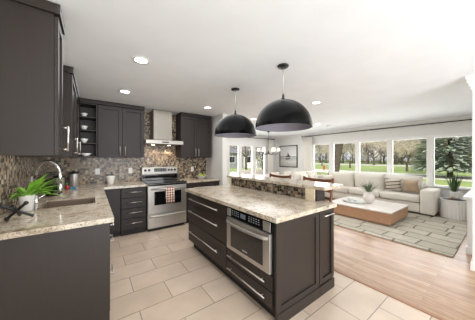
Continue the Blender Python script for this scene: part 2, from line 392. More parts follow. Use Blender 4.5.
left_base(3.304, 4.00, 'dark base cabinet between the sink cabinet and the inner corner', [('door', .12, .865, 3.304, 4.00)])
# worktop with sink cut-out
bm = BM()
sx0, sx1, sy0, sy1 = -.44, .02, 2.66, 3.14
for q in ((-.64, .14, 1.92, sy0), (-.64, .14, sy1, 4.66), (-.64, sx0, sy0, sy1), (sx1, .14, sy0, sy1), (.14, .822, 4.02, 4.66)):
    box(bm, q[0], q[1], q[2], q[3], .876, .915)
bmesh.ops.remove_doubles(bm, verts=bm.verts, dist=.0001)
solo('worktop', bm, GRAN, 'speckled cream granite worktop running around the corner from the sink to the range', 'worktop')
t = Thing('sink', 'brown grey undermount sink set into the left granite worktop', 'sink', (-.22, 2.89, .70))
SINK = mat('sink_composite', lin(128, 112, 98), .35, .2)
bm = BM()
a, b, c, d, z0, z1, w = sx0 + .004, sx1 - .004, sy0 + .004, sy1 - .004, .70, .90, .012
box(bm, a, b, c, d, z0, z0 + w); box(bm, a, a + w, c, d, z0 + w, z1); box(bm, b - w, b, c, d, z0 + w, z1); box(bm, a + w, b - w, c, c + w, z0 + w, z1); box(bm, a + w, b - w, d - w, d, z0 + w, z1)
t.part('basin', bm, SINK, bevel=.003)
bm = BM(); lathe(bm, [(.02, 0), (.042, 0), (.045, .004), (.03, .006), (.001, .003)], (-.21, 2.9, z0 + w)); t.part('drain', bm, CHROME, smooth=True)
# faucet
t = Thing('kitchen_faucet', 'tall chrome gooseneck faucet arching over the sink', 'faucet', (-.51, 3.06, .915))
bm = BM(); lathe(bm, [(.03, 0), (.03, .008), (.022, .012), (.020, .07), (.016, .08)], (-.51, 3.06, .915)); t.part('base', bm, CHROME, smooth=True)
F0 = Vector((-.51, 3.06, 0)); F1 = Vector((-.29, 2.89, 0)); pts = []
pts += [Vector((F0.x, F0.y, z)) for z in (.99, 1.06, 1.14, 1.20)]
for k in range(13):
    a = PI * k / 12; q = (F0 + F1) / 2 + (F0 - F1) / 2 * math.cos(a); pts.append(Vector((q.x, q.y, 1.20 + .17 * math.sin(a))))
pts.append(Vector((F1.x, F1.y, 1.12)))
bm = BM(); tube(bm, pts, .016, 14); t.part('neck', bm, CHROME, smooth=True)
bm = BM(); lathe(bm, [(.014, 0), (.021, .01), (.021, .08), (.015, .1)], (F1.x, F1.y, 1.02)); t.part('spray_head', bm, CHROME, smooth=True)
bm = BM(); tube(bm, [(-.49, 3.07, .955), (-.47, 3.09, .97), (-.44, 3.10, .99)], [.01, .008, .006]); t.part('lever', bm, CHROME, smooth=True)

# ---- left uppers --------------------------------------------------
def upper_left(y0, y1, x1, label, doors, glassy=False):
    t = Thing('wall_cabinet', label, 'cabinet', (-.42, (y0 + y1) / 2, 1.42), 'wall cabinets above the sink run')
    t.b('body', CAB, (-.635, x1 - .022, y0, y1, 1.42, 2.37))
    t.b('crown', CAB, (-.635, x1 + .012, y0 - .02, y1, 2.37, 2.435), label='projecting crown moulding')
    for ya, yb, hy in doors:
        bm = BM(); shaker_x(bm, x1 - .021, ya + .003, yb - .003, 1.425, 2.36, .021); f = t.part('door', bm, CAB, bevel=.0015)
        t.part('handle', bar_pull((x1, hy, 1.455), (x1, hy, 1.645), (.036, 0, 0), .008), NICKEL, f, smooth=True)
upper_left(1.80, 2.06, -.19, 'dark wall cabinet nearest to us over the counter, large plain side in view', [(1.80, 2.06, 1.98)])
upper_left(2.93, 3.62, -.19, 'dark wall cabinet on the left wall just past the sink', [(2.93, 3.62, 3.05)])
upper_left(3.624, 4.30, -.19, 'dark wall cabinet on the left wall tucked into the corner', [(3.624, 4.30, 3.75)])

# ---- back run base ------------------------------------------------
t = Thing('base_cabinet', 'dark corner base cabinet left of the four drawer stack', 'cabinet', (.25, 4.35, 0), 'base cabinets along the range wall')
t.b('body', CABG, (.118, .398, 4.10, 4.65, .1, .872)); t.b('toe_kick', TOE_AND_GAP_SHADE, (.118, .398, 4.14, 4.65, 0, .1))
t.b('door', CABG, (.122, .396, 4.075, 4.098, .12, .865))
def drawers_y(label, x0, x1, zs, w=.2, mt=CABG):
    t = Thing('drawer_cabinet', label, 'cabinet', ((x0 + x1) / 2, 4.35, 0), 'base cabinets along the range wall')
    t.b('body', TOE_AND_GAP_SHADE, (x0, x1, 4.066, 4.65, .1, .872)); t.b('toe_kick', TOE_AND_GAP_SHADE, (x0, x1, 4.11, 4.65, 0, .1))  # near-black carcass colour stands in for shade between the drawers
    for za, zb in zs:
        f = t.b('drawer', mt, (x0 + .004, x1 - .004, 4.046, 4.065, za, zb)); xm = (x0 + x1) / 2; z = (za + zb) / 2 + .012
        t.part('handle', bar_pull((xm - w / 2, 4.046, z), (xm + w / 2, 4.046, z), (0, -.03, 0), .006), NICKEL, f, smooth=True)
drawers_y('dark four drawer base cabinet immediately left of the range', .402, .815, [(.125, .305), (.315, .49), (.50, .68), (.69, .862)], .27)
drawers_y('dark wide drawer base cabinet immediately right of the range', 1.615, 2.41, [(.125, .40), (.41, .64), (.65, .862)], .5)
bm = BM(); box(bm, 1.605, 2.415, 4.02, 4.66, .876, .915)
solo('worktop', bm, GRAN, 'short speckled granite worktop between the range and the white wall', 'worktop', bevel=.003)

# ---- back uppers --------------------------------------------------
def upper_back(label, x0, x1, n, handles):
    t = Thing('wall_cabinet', label, 'cabinet', ((x0 + x1) / 2, 4.5, 1.42), 'wall cabinets along the range wall')
    t.b('body', CABG, (x0, x1, 4.342, 4.655, 1.42, 2.37)); t.b('crown', CABG, (x0 - .0, x1, 4.30, 4.655, 2.37, 2.435), label='crown moulding along the top')
    w = (x1 - x0) / n
    for k in range(n):
        bm = BM(); shaker_y(bm, 4.341, x0 + k * w + .003, x0 + (k + 1) * w - .003, 1.425, 2.36, .021, .06); f = t.part('door', bm, CABG, bevel=.0015)
        hx = handles[k]
        t.part('handle', bar_pull((hx, 4.32, 1.455), (hx, 4.32, 1.63), (0, -.03, 0), .006), NICKEL, f, smooth=True)
upper_back('dark two door wall cabinet left of the range hood', .07, .835, 2, (.41, .495))
upper_back('dark two door wall cabinet right of the range hood', 1.585, 2.36, 2, (1.935, 2.01))
t = Thing('open_shelf_unit', 'dark open corner shelf unit with three shelves holding white dishes', 'shelf unit', (-.06, 4.5, 1.42))
t.b('side_panel', CABG, (-.212, -.19, 4.33, 4.655, 1.42, 2.37)); t.b('side_panel', CABG, (.045, .066, 4.33, 4.655, 1.42, 2.37))
t.b('back_panel', CABIN, (-.19, .045, 4.64, 4.655, 1.42, 2.37)); t.b('top_panel', CABG, (-.19, .045, 4.33, 4.64, 2.35, 2.37)); t.b('bottom_panel', CABG, (-.19, .045, 4.33, 4.64, 1.42, 1.44))
t.b('crown', CABG, (-.178, .066, 4.30, 4.655, 2.371, 2.435))
SH = [1.655, 1.885, 2.115]
for z in SH: t.b('shelf', CABG, (-.189, .044, 4.34, 4.639, z, z + .02))
g = 'white dishes on the open shelves'
def bowl(x, y, z, r, h, label, plate=False):
    bm = BM(); lathe(bm, [(r * .45, 0), (r * .5, .004), (r, h), (r * .97, h + .002), (r * .4, .012), (.001, .01)], (x, y, z)); solo('plate' if plate else 'bowl', bm, WHITE, label, 'plate' if plate else 'bowl', g, (x, y, z), smooth=True)
bowl(-.10, 4.42, 1.4405, .085, .05, 'wide white dish on the bottom level of the open shelves', True)
bowl(-.127, 4.45, 1.6755, .06, .075, 'white bowl on the lowest of the three open shelves')
bowl(-.127, 4.45, 1.9055, .055, .07, 'white bowl on the middle open shelf')
bowl(-.127, 4.45, 2.1355, .05, .065, 'small white bowl on the topmost open shelf')

# ---- hood ---------------------------------------------------------
t = Thing('range_hood', 'stainless steel chimney range hood above the range', 'range hood', (1.21, 4.45, 1.68))
bm = BM()
lo = [(.835, 4.17), (1.585, 4.17), (1.585, 4.655), (.835, 4.655)]
def prism(bm, P0, z0, P1, z1):
    a = [bm.verts.new((x, y, z0)) for x, y in P0]; b = [bm.verts.new((x, y, z1)) for x, y in P1]; skin(bm, [a, b])
prism(bm, lo, 1.70, lo, 1.77); prism(bm, lo, 1.7701, [(1.0, 4.34), (1.42, 4.34), (1.42, 4.655), (1.0, 4.655)], 1.80)
t.part('canopy', bm, STEEL, bevel=.002)
t.b('chimney', mat('chimney_steel', lin(150, 144, 134), .45, .75, noise=(3, .06, (60, 1, 1))), (1.02, 1.40, 4.36, 4.655, 1.801, 2.43))
t.b('filter', mat('hood_filter', lin(120, 120, 118), .4, 1), (.88, 1.54, 4.22, 4.62, 1.694, 1.6995))
LED = emis('hood_lamp', (1, .82, .6, 1), 12)
for x in (1.04, 1.38):
    bm = BM(); lathe(bm, [(.001, 0), (.03, 0), (.03, .004), (.001, .004)], (x, 4.50, 1.689), 16); t.part('lamp', bm, LED)
    d = bpy.data.lights.new('hood_spot', 'SPOT'); d.energy = 6; d.spot_size = 1.9; d.spot_blend = .7; d.color = (1, .8, .58); d.shadow_soft_size = .03
    q = bpy.data.objects.new('hood_spot', d); C.objects.link(q); q.location = (x, 4.50, 1.67); q.rotation_euler = (math.radians(18), 0, 0)
t.b('control_panel', BLACKG, (1.14, 1.28, 4.166, 4.1699, 1.725, 1.745))

# ---- range --------------------------------------------------------
t = Thing('kitchen_range', 'stainless steel electric range with black glass cooktop', 'stove', (1.21, 4.33, 0))
t.b('body', STEELD, (.832, 1.592, 4.03, 4.645, .06, .905)); t.b('toe_base', BLACKM, (.85, 1.575, 4.06, 4.6, 0, .06))
ct = t.b('cooktop', BLACKG, (.828, 1.596, 4.0, 4.60, .906, .925), bevel=.004)
RINGM = mat('burner_ring', lin(70, 70, 72), .2)
for x, y, r in ((1.02, 4.15, .1), (1.41, 4.15, .085), (1.02, 4.43, .075), (1.41, 4.43, .1)):
    bm = BM(); lathe(bm, [(r - .004, 0), (r, 0), (r, .0008), (r - .004, .0008)], (x, y, .9253), 40, False); t.part('burner', bm, RINGM, ct)
bk = t.b('back_console', STEEL, (.832, 1.592, 4.56, 4.64, .926, 1.21), bevel=.006)
t.b('display', BLACKG, (1.08, 1.34, 4.553, 4.5595, 1.11, 1.185), parent=bk)
t.b('lower_strip', BLACKG, (.84, 1.585, 4.553, 4.5595, .93, 1.06), parent=bk)
DIG = mat('grey_print', lin(150, 160, 165), .5)
t.b('keypad', DIG, *[(1.10 + .035 * k, 1.12 + .035 * k, 4.551, 4.5525, zz, zz + .01) for k in range(7) for zz in (1.125, 1.145, 1.165)], parent=bk, bevel=0)
for x in (.90, .975, 1.39, 1.455, 1.53):
    bm = BM(); tube(bm, [(x, 4.559, 1.145), (x, 4.53, 1.145)], [.026, .022], 20); t.part('knob', bm, BLACKM, bk)
t.b('door_trim', BLACKG, (.84, 1.585, 4.018, 4.0295, .87, .900))
dr = t.b('oven_door', STEELD, (.836, 1.588, 4.0, 4.029, .33, .868), bevel=.005)
t.b('oven_window', BLACKG, (.95, 1.475, 3.995, 3.9995, .50, .76), parent=dr)
bm = BM(); tube(bm, [(.88, 3.94, .815), (1.545, 3.94, .815)], .013, 14)
for x in (.90, 1.525): tube(bm, [(x, 4.0, .815), (x, 3.94, .815)], .01, 10)
t.part('handle', bm, STEEL, dr, smooth=True)
dd = t.b('warming_drawer', STEELD, (.836, 1.588, 4.0, 4.029, .065, .322), bevel=.005)
bm = BM()
L = []
for k in range(17):
    s = k / 16; x = .86 + .705 * s; b = .022 * math.sin(PI * s); L.append([bm.verts.new(q) for q in ((x, 3.999, .262), (x, 3.992 - b, .270), (x, 3.990 - b, .30 + b * .1), (x, 3.999, .308))])
skin(bm, L); t.part('drawer_pull', bm, STEEL, dd, smooth=True)
# towel
bm = BM(); prof = [(3.9665, .60), (3.960, .70), (3.9215 + .0, .80), (3.924, .828), (3.94, .836), (3.956, .828), (3.9585, .80), (3.966, .70), (3.968, .66)]
prof = [(3.917, .53), (3.918, .70), (3.9215, .80), (3.925, .829), (3.94, .835), (3.955, .829), (3.9585, .80), (3.962, .72), (3.965, .62)]
rows = []
for i in range(15):
    x = 1.15 + .16 * i / 14; w = .004 * math.sin(i * 1.3)
    rows.append([bm.verts.new((x, y + w * (.3 if k in (3, 4, 5) else 1) * (1 if y < 3.94 else .3), z)) for k, (y, z) in enumerate(prof)])
for a, b in zip(rows, rows[1:]):
    for k in range(len(prof) - 1): bm.faces.new((a[k], b[k], b[k + 1], a[k + 1]))
def checker(name, c1, c2, sc, axes=(0, 2), rot=0):
    m = bpy.data.materials.new(name); m.use_nodes = True; n = m.node_tree.nodes; l = m.node_tree.links
    g = n.new('ShaderNodeNewGeometry'); s = n.new('ShaderNodeSeparateXYZ'); c = n.new('ShaderNodeCombineXYZ'); mp = n.new('ShaderNodeMapping'); mp.inputs['Rotation'].default_value = (0, 0, rot)
    l.new(g.outputs['Position'], s.inputs[0]); l.new(s.outputs[axes[0]], c.inputs[0]); l.new(s.outputs[axes[1]], c.inputs[1]); l.new(c.outputs[0], mp.inputs[0])
    k = n.new('ShaderNodeTexChecker'); k.inputs['Scale'].default_value = sc; k.inputs['Color1'].default_value = c1; k.inputs['Color2'].default_value = c2; l.new(mp.outputs[0], k.inputs['Vector'])
    B = n['Principled BSDF']; l.new(k.outputs[0], B.inputs['Base Color']); B.inputs['Roughness'].default_value = .85
    return m
solo('dish_towel', bm, checker('towel_check', lin(146, 66, 50), lin(232, 222, 208), 30, rot=.785), 'red and cream patterned dish towel draped over the oven door handle', 'towel', loc=(1.23, 3.94, .53), smooth=True, solid=.0025)

# ---- outlets ------------------------------------------------------
def outlet_y(x, z, label, y=4.6595):
    t = Thing('outlet', label, 'outlet', (x, y, z - .06), 'white wall outlets on the backsplash')
    p = t.b('cover_plate', WHITEP, (x - .036, x + .036, y - .007, y, z - .058, z + .058)); t.b('socket', WHITE, (x - .017, x + .017, y - .009, y - .0072, z + .008, z + .04), (x - .017, x + .017, y - .009, y - .0072, z - .04, z - .008), parent=p, bevel=.001)
outlet_y(.07, 1.15, 'white outlet on the backsplash above the small white pot')
outlet_y(.63, 1.15, 'white outlet on the backsplash just left of the range')
outlet_y(2.0, 1.14, 'white outlet on the backsplash right of the range')
t = Thing('outlet', 'white outlet on the left wall backsplash behind the faucet', 'outlet', (-.6395, 3.62, 1.05), 'white wall outlets on the backsplash')
p = t.b('cover_plate', WHITEP, (-.6395, -.632, 3.58, 3.67, 1.05, 1.17)); t.b('socket', WHITE, (-.6318, -.63, 3.605, 3.645, 1.07, 1.1), (-.6318, -.63, 3.605, 3.645, 1.12, 1.15), parent=p, bevel=.001)

# ---- things on the worktops --------------------------------------
t = Thing('potted_fern', 'bright green spiky plant in a white pot on the left counter', 'plant', (-.50, 2.66, .915))
bm = BM(); lathe(bm, [(.042, 0), (.046, .004), (.056, .13), (.058, .145), (.052, .145), (.048, .12), (.001, .12)], (-.50, 2.66, .915)); t.part('pot', bm, WHITE, smooth=True)
bm = BM()
for k in range(64):
    a = random.uniform(0, 2 * PI); e = random.uniform(.1, 1.25); r = .02
    dx, dy = math.cos(a), math.sin(a)
    L_ = random.uniform(.2, .3)
    if dx < -.3: L_ *= .45
    blade(bm, (-.50 + r * dx, 2.66 + r * dy, 1.03), (dx * math.cos(e), dy * math.cos(e), math.sin(e) + .25), L_, random.uniform(.024, .038), 1.2)
t.part('leaves', bm, GREENL)
t = Thing('jack_sculpture', 'black crossed bar ornament lying on the counter before the bright green plant', 'ornament', (-.45, 2.36, .915))
c0 = Vector((-.485, 2.28, .989))
ds = [Vector((.09, .0, -.053)), Vector((.05, -.02, .052)), Vector((.0, .08, -.05))]
for k, (d, ln) in enumerate(zip(ds, (.11, .085, .095))):
    d.normalize(); bm = BM(); P0, P1 = c0 - d * ln, c0 + d * ln
    tube(bm, [P0, P0 + d * .02, P1 - d * .02, P1], [.012, .010, .010, .012], 10)
    if k == 1:
        for q in (P0, P1): bmesh.ops.create_icosphere(bm, subdivisions=2, radius=.016, matrix=Matrix.Translation(q))
    t.part('bar', bm, BLACKM, smooth=True)
# dark succulent in glass pot
t = Thing('potted_succulent', 'small dark leafed plant in a glass pot behind the faucet', 'plant', (-.42, 3.50, .915))
bm = BM(); lathe(bm, [(.05, 0), (.07, .01), (.08, .05), (.068, .1), (.064, .1), (.075, .05), (.05, .012), (.001, .012)], (-.42, 3.50, .915)); t.part('glass_pot', bm, CLEAR, smooth=True)
bm = BM(); lathe(bm, [(.001, .014), (.05, .014), (.068, .05), (.06, .075), (.001, .08)], (-.42, 3.50, .915)); t.part('soil', bm, SOIL, smooth=True)
bm = BM()
for k in range(36):
    a = random.uniform(0, 2 * PI); e = random.uniform(-.1, 1.2); blade(bm, (-.42 + .02 * math.cos(a), 3.5 + .02 * math.sin(a), .99), (math.cos(a) * math.cos(e), math.sin(a) * math.cos(e), math.sin(e) + .2), random.uniform(.08, .14), .022, .9)
t.part('leaves', bm, GREEND)
def canister(x, y, r, h, label):
    t = Thing('canister', label, 'canister', (x, y, .915), 'steel canisters in the back left corner')
    bm = BM(); lathe(bm, [(r * .96, 0), (r, .006), (r, h - .01), (r * .97, h)], (x, y, .915)); t.part('body', bm, STEEL, smooth=True)
    bm = BM(); lathe(bm, [(r * 1.02, h + .001), (r * 1.04, h + .01), (r * 1.0, h + .022), (r * .3, h + .028), (r * .3, h + .045), (.001, h + .047)], (x, y, .915)); t.part('lid', bm, BLACKM, smooth=True)
canister(-.27, 4.50, .07, .22, 'taller steel canister with black lid in the back corner')
canister(-.46, 4.42, .075, .17, 'shorter steel canister with black lid behind the faucet')
t = Thing('dish_soap_bottle', 'small bottle of red soap with green cap beside the canisters', 'bottle', (-.33, 4.08, .915))
bm = BM(); lathe(bm, [(.025, 0), (.03, .004), (.03, .05), (.012, .065), (.012, .075)], (-.33, 4.08, .915)); t.part('body', bm, mat('soap_red', lin(160, 50, 40), .3), smooth=True)
bm = BM(); lathe(bm, [(.014, .0755), (.014, .1), (.006, .103)], (-.33, 4.08, .915)); t.part('cap', bm, mat('cap_green', lin(60, 150, 80), .4), smooth=True)
t = Thing('dish_sponge', 'blue and green sponge beside the red soap bottle', 'sponge', (-.25, 4.06, .915))
t.b('scrub_layer', mat('scrub_green', lin(70, 140, 90), .9), (-.285, -.215, 4.02, 4.07, .916, .925)); t.b('foam', mat('foam_blue', lin(90, 130, 190), .9, bump=.5), (-.285, -.215, 4.02, 4.07, .9255, .95), bevel=.004)
# small white pot on the back counter
t = Thing('flower_pot', 'small empty white pot on the back counter left of the range', 'pot', (.27, 4.48, .915))
bm = BM(); lathe(bm, [(.05, 0), (.053, .004), (.078, .14), (.08, .152), (.072, .152), (.066, .1), (.001, .1)], (.27, 4.48, .915)); t.part('body', bm, WHITE, smooth=True)
# fruit bowl
t = Thing('fruit_bowl', 'shallow pale bowl on the counter right of the range, full of green pears', 'bowl', (2.14, 4.46, .915))
bm = BM(); lathe(bm, [(.06, 0), (.065, .006), (.13, .055), (.14, .06), (.135, .064), (.06, .014), (.001, .012)], (2.14, 4.46, .915)); t.part('dish', bm, WHITE, smooth=True)
PEAR = mat('pear_green', lin(168, 178, 84), .4, noise=(30, .15, (1, 1, 1)))
def pear_bm():
    bm = BM(); lathe(bm, [(.004, 0), (.022, .004), (.036, .022), (.037, .038), (.028, .058), (.018, .074), (.012, .082), (.002, .085)], (0, 0, 0), 20); return bm
P0_ = link('pear', pear_bm(), PEAR, smooth=True)
bs = BM(); tube(bs, [(0, 0, .084), (.003, 0, .095), (.007, 0, .103)], .0016, 6); st_ = link('stem', bs, SOIL, P0_)
pl = [(-.06, .0, .018, .5), (.0, -.06, .018, 1.4), (.06, .01, .018, 2.2), (0, .06, .018, 4), (-.005, .002, .062, 2.9), (.085, -.055, .038, 5.4), (-.08, -.055, .038, 3.6)]
plab = ['green pear at the left side of the pale bowl', 'green pear at the front of the pale bowl', 'green pear at the right side of the pale bowl', 'green pear at the back of the pale bowl', 'green pear on top of the heap in the pale bowl', 'green pear at the front right rim of the pale bowl', 'green pear at the front left rim of the pale bowl']
for k, (x, y, z, a) in enumerate(pl):
    q = P0_ if k == 0 else dup(P0_)
    q.location = (2.14 + x, 4.46 + y, .915 + z); q.rotation_euler = (.35 * math.cos(a), .35 * math.sin(a), a)
    tag(q, plab[k], 'pear', 'pears in the bowl')

# ================================================================== ISLAND
gi = 'cabinets of the kitchen island'
t = Thing('drawer_cabinet', 'dark three drawer cabinet at the far end of the kitchen island', 'cabinet', (1.6, 2.42, 0), gi)
t.b('body', TOE_AND_GAP_SHADE, (1.235, 2.03, 1.872, 2.975, .12, .872)); t.b('toe_kick', TOE_AND_GAP_SHADE, (1.29, 2.03, 1.872, 2.94, 0, .12))  # carcass painted dark so the drawer gaps look shaded
for za, zb, hz in ((.695, .865, .785), (.428, .687, .60), (.13, .418, .29)):
    f = t.b('drawer', CAB, (1.214, 1.234, 1.876, 2.97, za, zb))
    t.part('handle', bar_pull((1.214, 2.03, hz), (1.214, 2.90, hz), (-.033, 0, 0), .0065), NICKEL, f, smooth=True)
t = Thing('oven_cabinet', 'dark island cabinet holding the built in oven above two drawers', 'cabinet', (1.55, 1.5, 0), gi)
bm = BM()
box(bm, 1.235, 1.835, 1.15, 1.869, .12, .415); box(bm, 1.235, 1.835, 1.15, 1.178, .415, .872); box(bm, 1.235, 1.835, 1.845, 1.869, .415, .872); box(bm, 1.75, 1.835, 1.178, 1.845, .415, .872)
t.part('body', bm, TOE_AND_GAP_SHADE); t.b('toe_kick', TOE_AND_GAP_SHADE, (1.29, 1.835, 1.16, 1.869, 0, .12))  # dark body colour puts shade into the gaps around the fronts
for za, zb, hz in ((.275, .405, .345), (.13, .265, .205)):
    f = t.b('drawer', CAB, (1.214, 1.234, 1.175, 1.866, za, zb))
    t.part('handle', bar_pull((1.214, 1.235, hz), (1.214, 1.815, hz), (-.033, 0, 0), .0065), NICKEL, f, smooth=True)
bm = BM(); y = 1.13
box(bm, 1.225, 1.285, y, y + .0195, .0, .872); box(bm, 1.79, 1.85, y, y + .0195, .0, .872); box(bm, 1.285, 1.79, y, y + .0195, .82, .872); box(bm, 1.285, 1.79, y, y + .0195, .0, .155); box(bm, 1.285, 1.79, y + .012, y + .0195, .155, .82)
t.part('side_panel', bm, CAB, bevel=.002)
t.b('base_board', CAB, (1.225, 1.85, 1.123, 1.1295, 0, .1))
t = Thing('end_cabinet', 'narrow dark cabinet with one door at the right end of the kitchen island', 'cabinet', (1.97, 1.55, 0), gi)
t.b('body', CAB, (1.856, 2.038, 1.1505, 1.869, .0, .872), (2.038, 2.128, 1.1505, 1.27, 0, .872)); bm = BM(); shaker_y(bm, 1.15, 1.858, 2.128, .115, .862, .022, .05); f = t.part('door', bm, CAB, bevel=.0015)
t.part('handle', bar_pull((1.89, 1.128, .815), (2.07, 1.128, .815), (0, -.034, 0), .0065), NICKEL, f, smooth=True)
t.b('base_board', CAB, (1.852, 2.132, 1.123, 1.1495, 0, .1))
bm = BM(); box(bm, 1.19, 2.034, 1.10, 3.06, .876, .915); box(bm, 2.034, 2.14, 1.10, 1.27, .876, .915); bmesh.ops.remove_doubles(bm, verts=bm.verts, dist=.0001)
solo('worktop', bm, GRAN, 'speckled granite worktop of the kitchen island, lower level', 'worktop')
# oven
t = Thing('built_in_oven', 'stainless steel microwave drawer oven built into the kitchen island', 'oven', (1.4, 1.51, .42))
t.b('body', BLACKM, (1.225, 1.74, 1.182, 1.84, .42, .868)); fr = t.b('control_panel', BLACKG, (1.205, 1.2245, 1.18, 1.842, .765, .866))
t.b('steel_end', STEEL, (1.201, 1.2045, 1.18, 1.27, .775, .858), parent=fr); t.b('steel_end', STEEL, (1.201, 1.2045, 1.77, 1.842, .775, .858), parent=fr)
t.b('display', mat('display_grey', lin(96, 104, 112), .3), (1.2025, 1.2045, 1.52, 1.60, .80, .845), parent=fr, bevel=0)
t.b('keypad', DIG, *[(1.2035, 1.2046, 1.32 + .034 * k, 1.335 + .034 * k, zz, zz + .007) for k in range(5) for zz in (.80, .82, .84)], *[(1.2035, 1.2046, 1.63 + .034 * k, 1.645 + .034 * k, zz, zz + .007) for k in range(4) for zz in (.80, .82, .84)], parent=fr, bevel=0)
d = t.b('oven_door', STEELD, (1.195, 1.2245, 1.18, 1.842, .42, .758), bevel=.004)
t.b('oven_window', BLACKG, (1.190, 1.1945, 1.275, 1.75, .475, .68), parent=d)
t.b('window_trim', BLACKM, (1.1925, 1.1948, 1.265, 1.76, .465, .475), (1.1925, 1.1948, 1.265, 1.76, .68, .69), (1.1925, 1.1948, 1.265, 1.275, .475, .68), (1.1925, 1.1948, 1.75, 1.76, .475, .68), parent=d, bevel=0)
t.b('badge', DIG, (1.1885, 1.1898, 1.475, 1.55, .49, .502), parent=d, bevel=0)
bm = BM(); L = []
for k in range(21):
    s = k / 20; yy = 1.20 + .625 * s; o_ = .045 * math.sin(PI * s) ** .45; z = .722 - .0 * s
    L.append([bm.verts.new(q) for q in ((1.194 - o_, yy, z - .014), (1.180 - o_, yy, z - .012), (1.180 - o_, yy, z + .012), (1.194 - o_, yy, z + .014))])
skin(bm, L); t.part('handle', bm, STEEL, d, bevel=.002)
# raised bar
t = Thing('bar_wall', 'raised mosaic faced wall carrying the breakfast bar behind the island', 'bar wall', (2.12, 2.15, 0))
t.b('core', CAB, (2.055, 2.20, 1.30, 3.04, 0, 1.049)); t.b('end_panel', CAB, (2.045, 2.21, 1.28, 1.2995, .0, 1.049), (2.045, 2.21, 3.0405, 3.06, .0, 1.049))
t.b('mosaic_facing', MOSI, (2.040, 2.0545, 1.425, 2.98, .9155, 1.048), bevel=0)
STONE = mat('travertine_block', lin(216, 200, 172), .4, noise=(20, .1, (1, 1, 3)))
t.b('stone_block', STONE, (2.030, 2.0545, 1.302, 1.42, .9155, 1.048)); t.b('stone_block', STONE, (2.030, 2.0545, 2.985, 3.04, .9155, 1.048))
bm = BM(); box(bm, 2.025, 2.43, 1.17, 3.12, 1.05, 1.088); solo('breakfast_counter', bm, GRAN, 'raised speckled granite breakfast bar top behind the island', 'bar top', bevel=.004)
# small tap-like brass item on the bar top (glass soap pump)

# ---- bar stools
def stool(x, y, rz, label):
    t = Thing('bar_stool', label, 'stool', (x, y, 0), 'bar stools behind the raised bar', rz, local=True)
    # local: seat faces -x (towards the bar), back at +x
    bm = BM(); M = Matrix.Translation((0, 0, .735)); cushion(bm, .42, .46, .07, M); t.part('seat', bm, mat('stool_seat', lin(206, 190, 168), .8), smooth=True)
    bm = BM(); 
    for q in ((-.2, .2, -.22, -.19, .66, .71), (-.2, .2, .19, .22, .66, .71), (-.21, -.18, -.19, .19, .66, .71), (.18, .21, -.19, .19, .66, .71)): box(bm, *q)
    t.part('seat_frame', bm, STOOLW, bevel=.004)
    for sy in (-1, 1):
        bm = BM(); tube(bm, [(-.2, sy * .215, 0), (-.19, sy * .21, .70)], [.016, .022], 8); t.part('leg', bm, STOOLW, smooth=True)
        bm = BM(); tube(bm, [(.24, sy * .235, 0), (.2, sy * .22, .45), (.2, sy * .225, .75), (.24, sy * .245, 1.11)], [.017, .021, .021, .018], 8); t.part('leg', bm, STOOLW, smooth=True)
    bm = BM(); tube(bm, [(-.195, -.212, .25), (-.195, .212, .25)], .012, 8); tube(bm, [(-.195, -.212, .3), (.21, -.225, .3)], .012, 8); tube(bm, [(-.195, .212, .3), (.21, .225, .3)], .012, 8); t.part('footrest', bm, STOOLW, smooth=True)
    bm = BM(); L = []
    for k in range(17):
        s = -1 + k / 8; yy = s * .245; xo = .235 + .03 * (1 - s * s) ; zt = 1.10 - .018 * (1 - s * s)
        L.append([bm.verts.new(q) for q in ((xo - .014, yy, zt - .045), (xo + .014, yy, zt - .045), (xo + .014, yy, zt), (xo - .014, yy, zt))])
    skin(bm, L); t.part('top_rail', bm, STOOLW, bevel=.004)
    bm = BM(); L = []
    for k in range(13):
        s = -1 + k / 6; yy = s * .225; xo = .22 + .025 * (1 - s * s)
        L.append([bm.verts.new(q) for q in ((xo - .01, yy, .90), (xo + .01, yy, .90), (xo + .01, yy, .945), (xo - .01, yy, .945))])
    skin(bm, L); t.part('back_rail', bm, STOOLW, bevel=.003)
stool(2.58, 1.75, 0, 'carved walnut bar stool nearest the coffee table end of the bar')
stool(2.58, 2.52, 0, 'carved walnut bar stool at the dining end of the bar')

# ================================================================== CEILING FIXTURES
def pendant(x, y, label):
    t = Thing('pendant_lamp', label, 'pendant lamp', (x, y, 1.745), 'black dome pendants over the island', local=True)
    R = .31; prof = []; n = 18
    for k in range(n + 1):
        a = k / n * PI / 2 * .96; prof.append((R * math.cos(a), R * math.sin(a)))
    inner = [((R - .006) * math.cos(k / n * PI / 2 * .96), (R - .006) * math.sin(k / n * PI / 2 * .96)) for k in range(n + 1)]
    bm = BM(); lathe(bm, prof, n=56, cap=False); lathe(bm, [(R, 0), (R + .002, -.004), (R - .004, -.004), (R - .004, 0)], n=56, cap=False)
    s = t.part('shade', bm, BLACKP, smooth=True)
    bm = BM(); lathe(bm, inner, n=56, cap=False); t.part('shade_lining', bm, INNER, s, label='pale grey lining of the shade', smooth=True)
    bm = BM(); lathe(bm, [(.022, .302), (.022, .325), (.014, .335), (.012, .37), (.006, .375)], n=20); t.part('cap', bm, BLACKM, smooth=True)
    bm = BM(); tube(bm, [(0, 0, .37), (0, 0, .68)], .006, 10); t.part('rod', bm, STEEL, smooth=True)
    bm = BM(); lathe(bm, [(.012, .672), (.058, .677), (.062, .683), (.062, .694), (.001, .6945)], n=32); t.part('ceiling_plate', bm, BLACKM, smooth=True)
    bm = BM(); lathe(bm, [(.001, .12), (.018, .13), (.03, .155), (.03, .175), (.014, .205), (.014, .225)], n=20); b = t.part('bulb', bm, emis('pendant_bulb', (1, .92, .8, 1), 2), smooth=True)
    bm = BM(); lathe(bm, [(.018, .226), (.02, .26), (.02, .29)], n=16); t.part('socket', bm, BLACKM, smooth=True)
pendant(1.72, 1.49, 'larger looking near black dome pendant on a steel rod')
pendant(1.72, 2.41, 'farther black dome pendant, nearer the range')
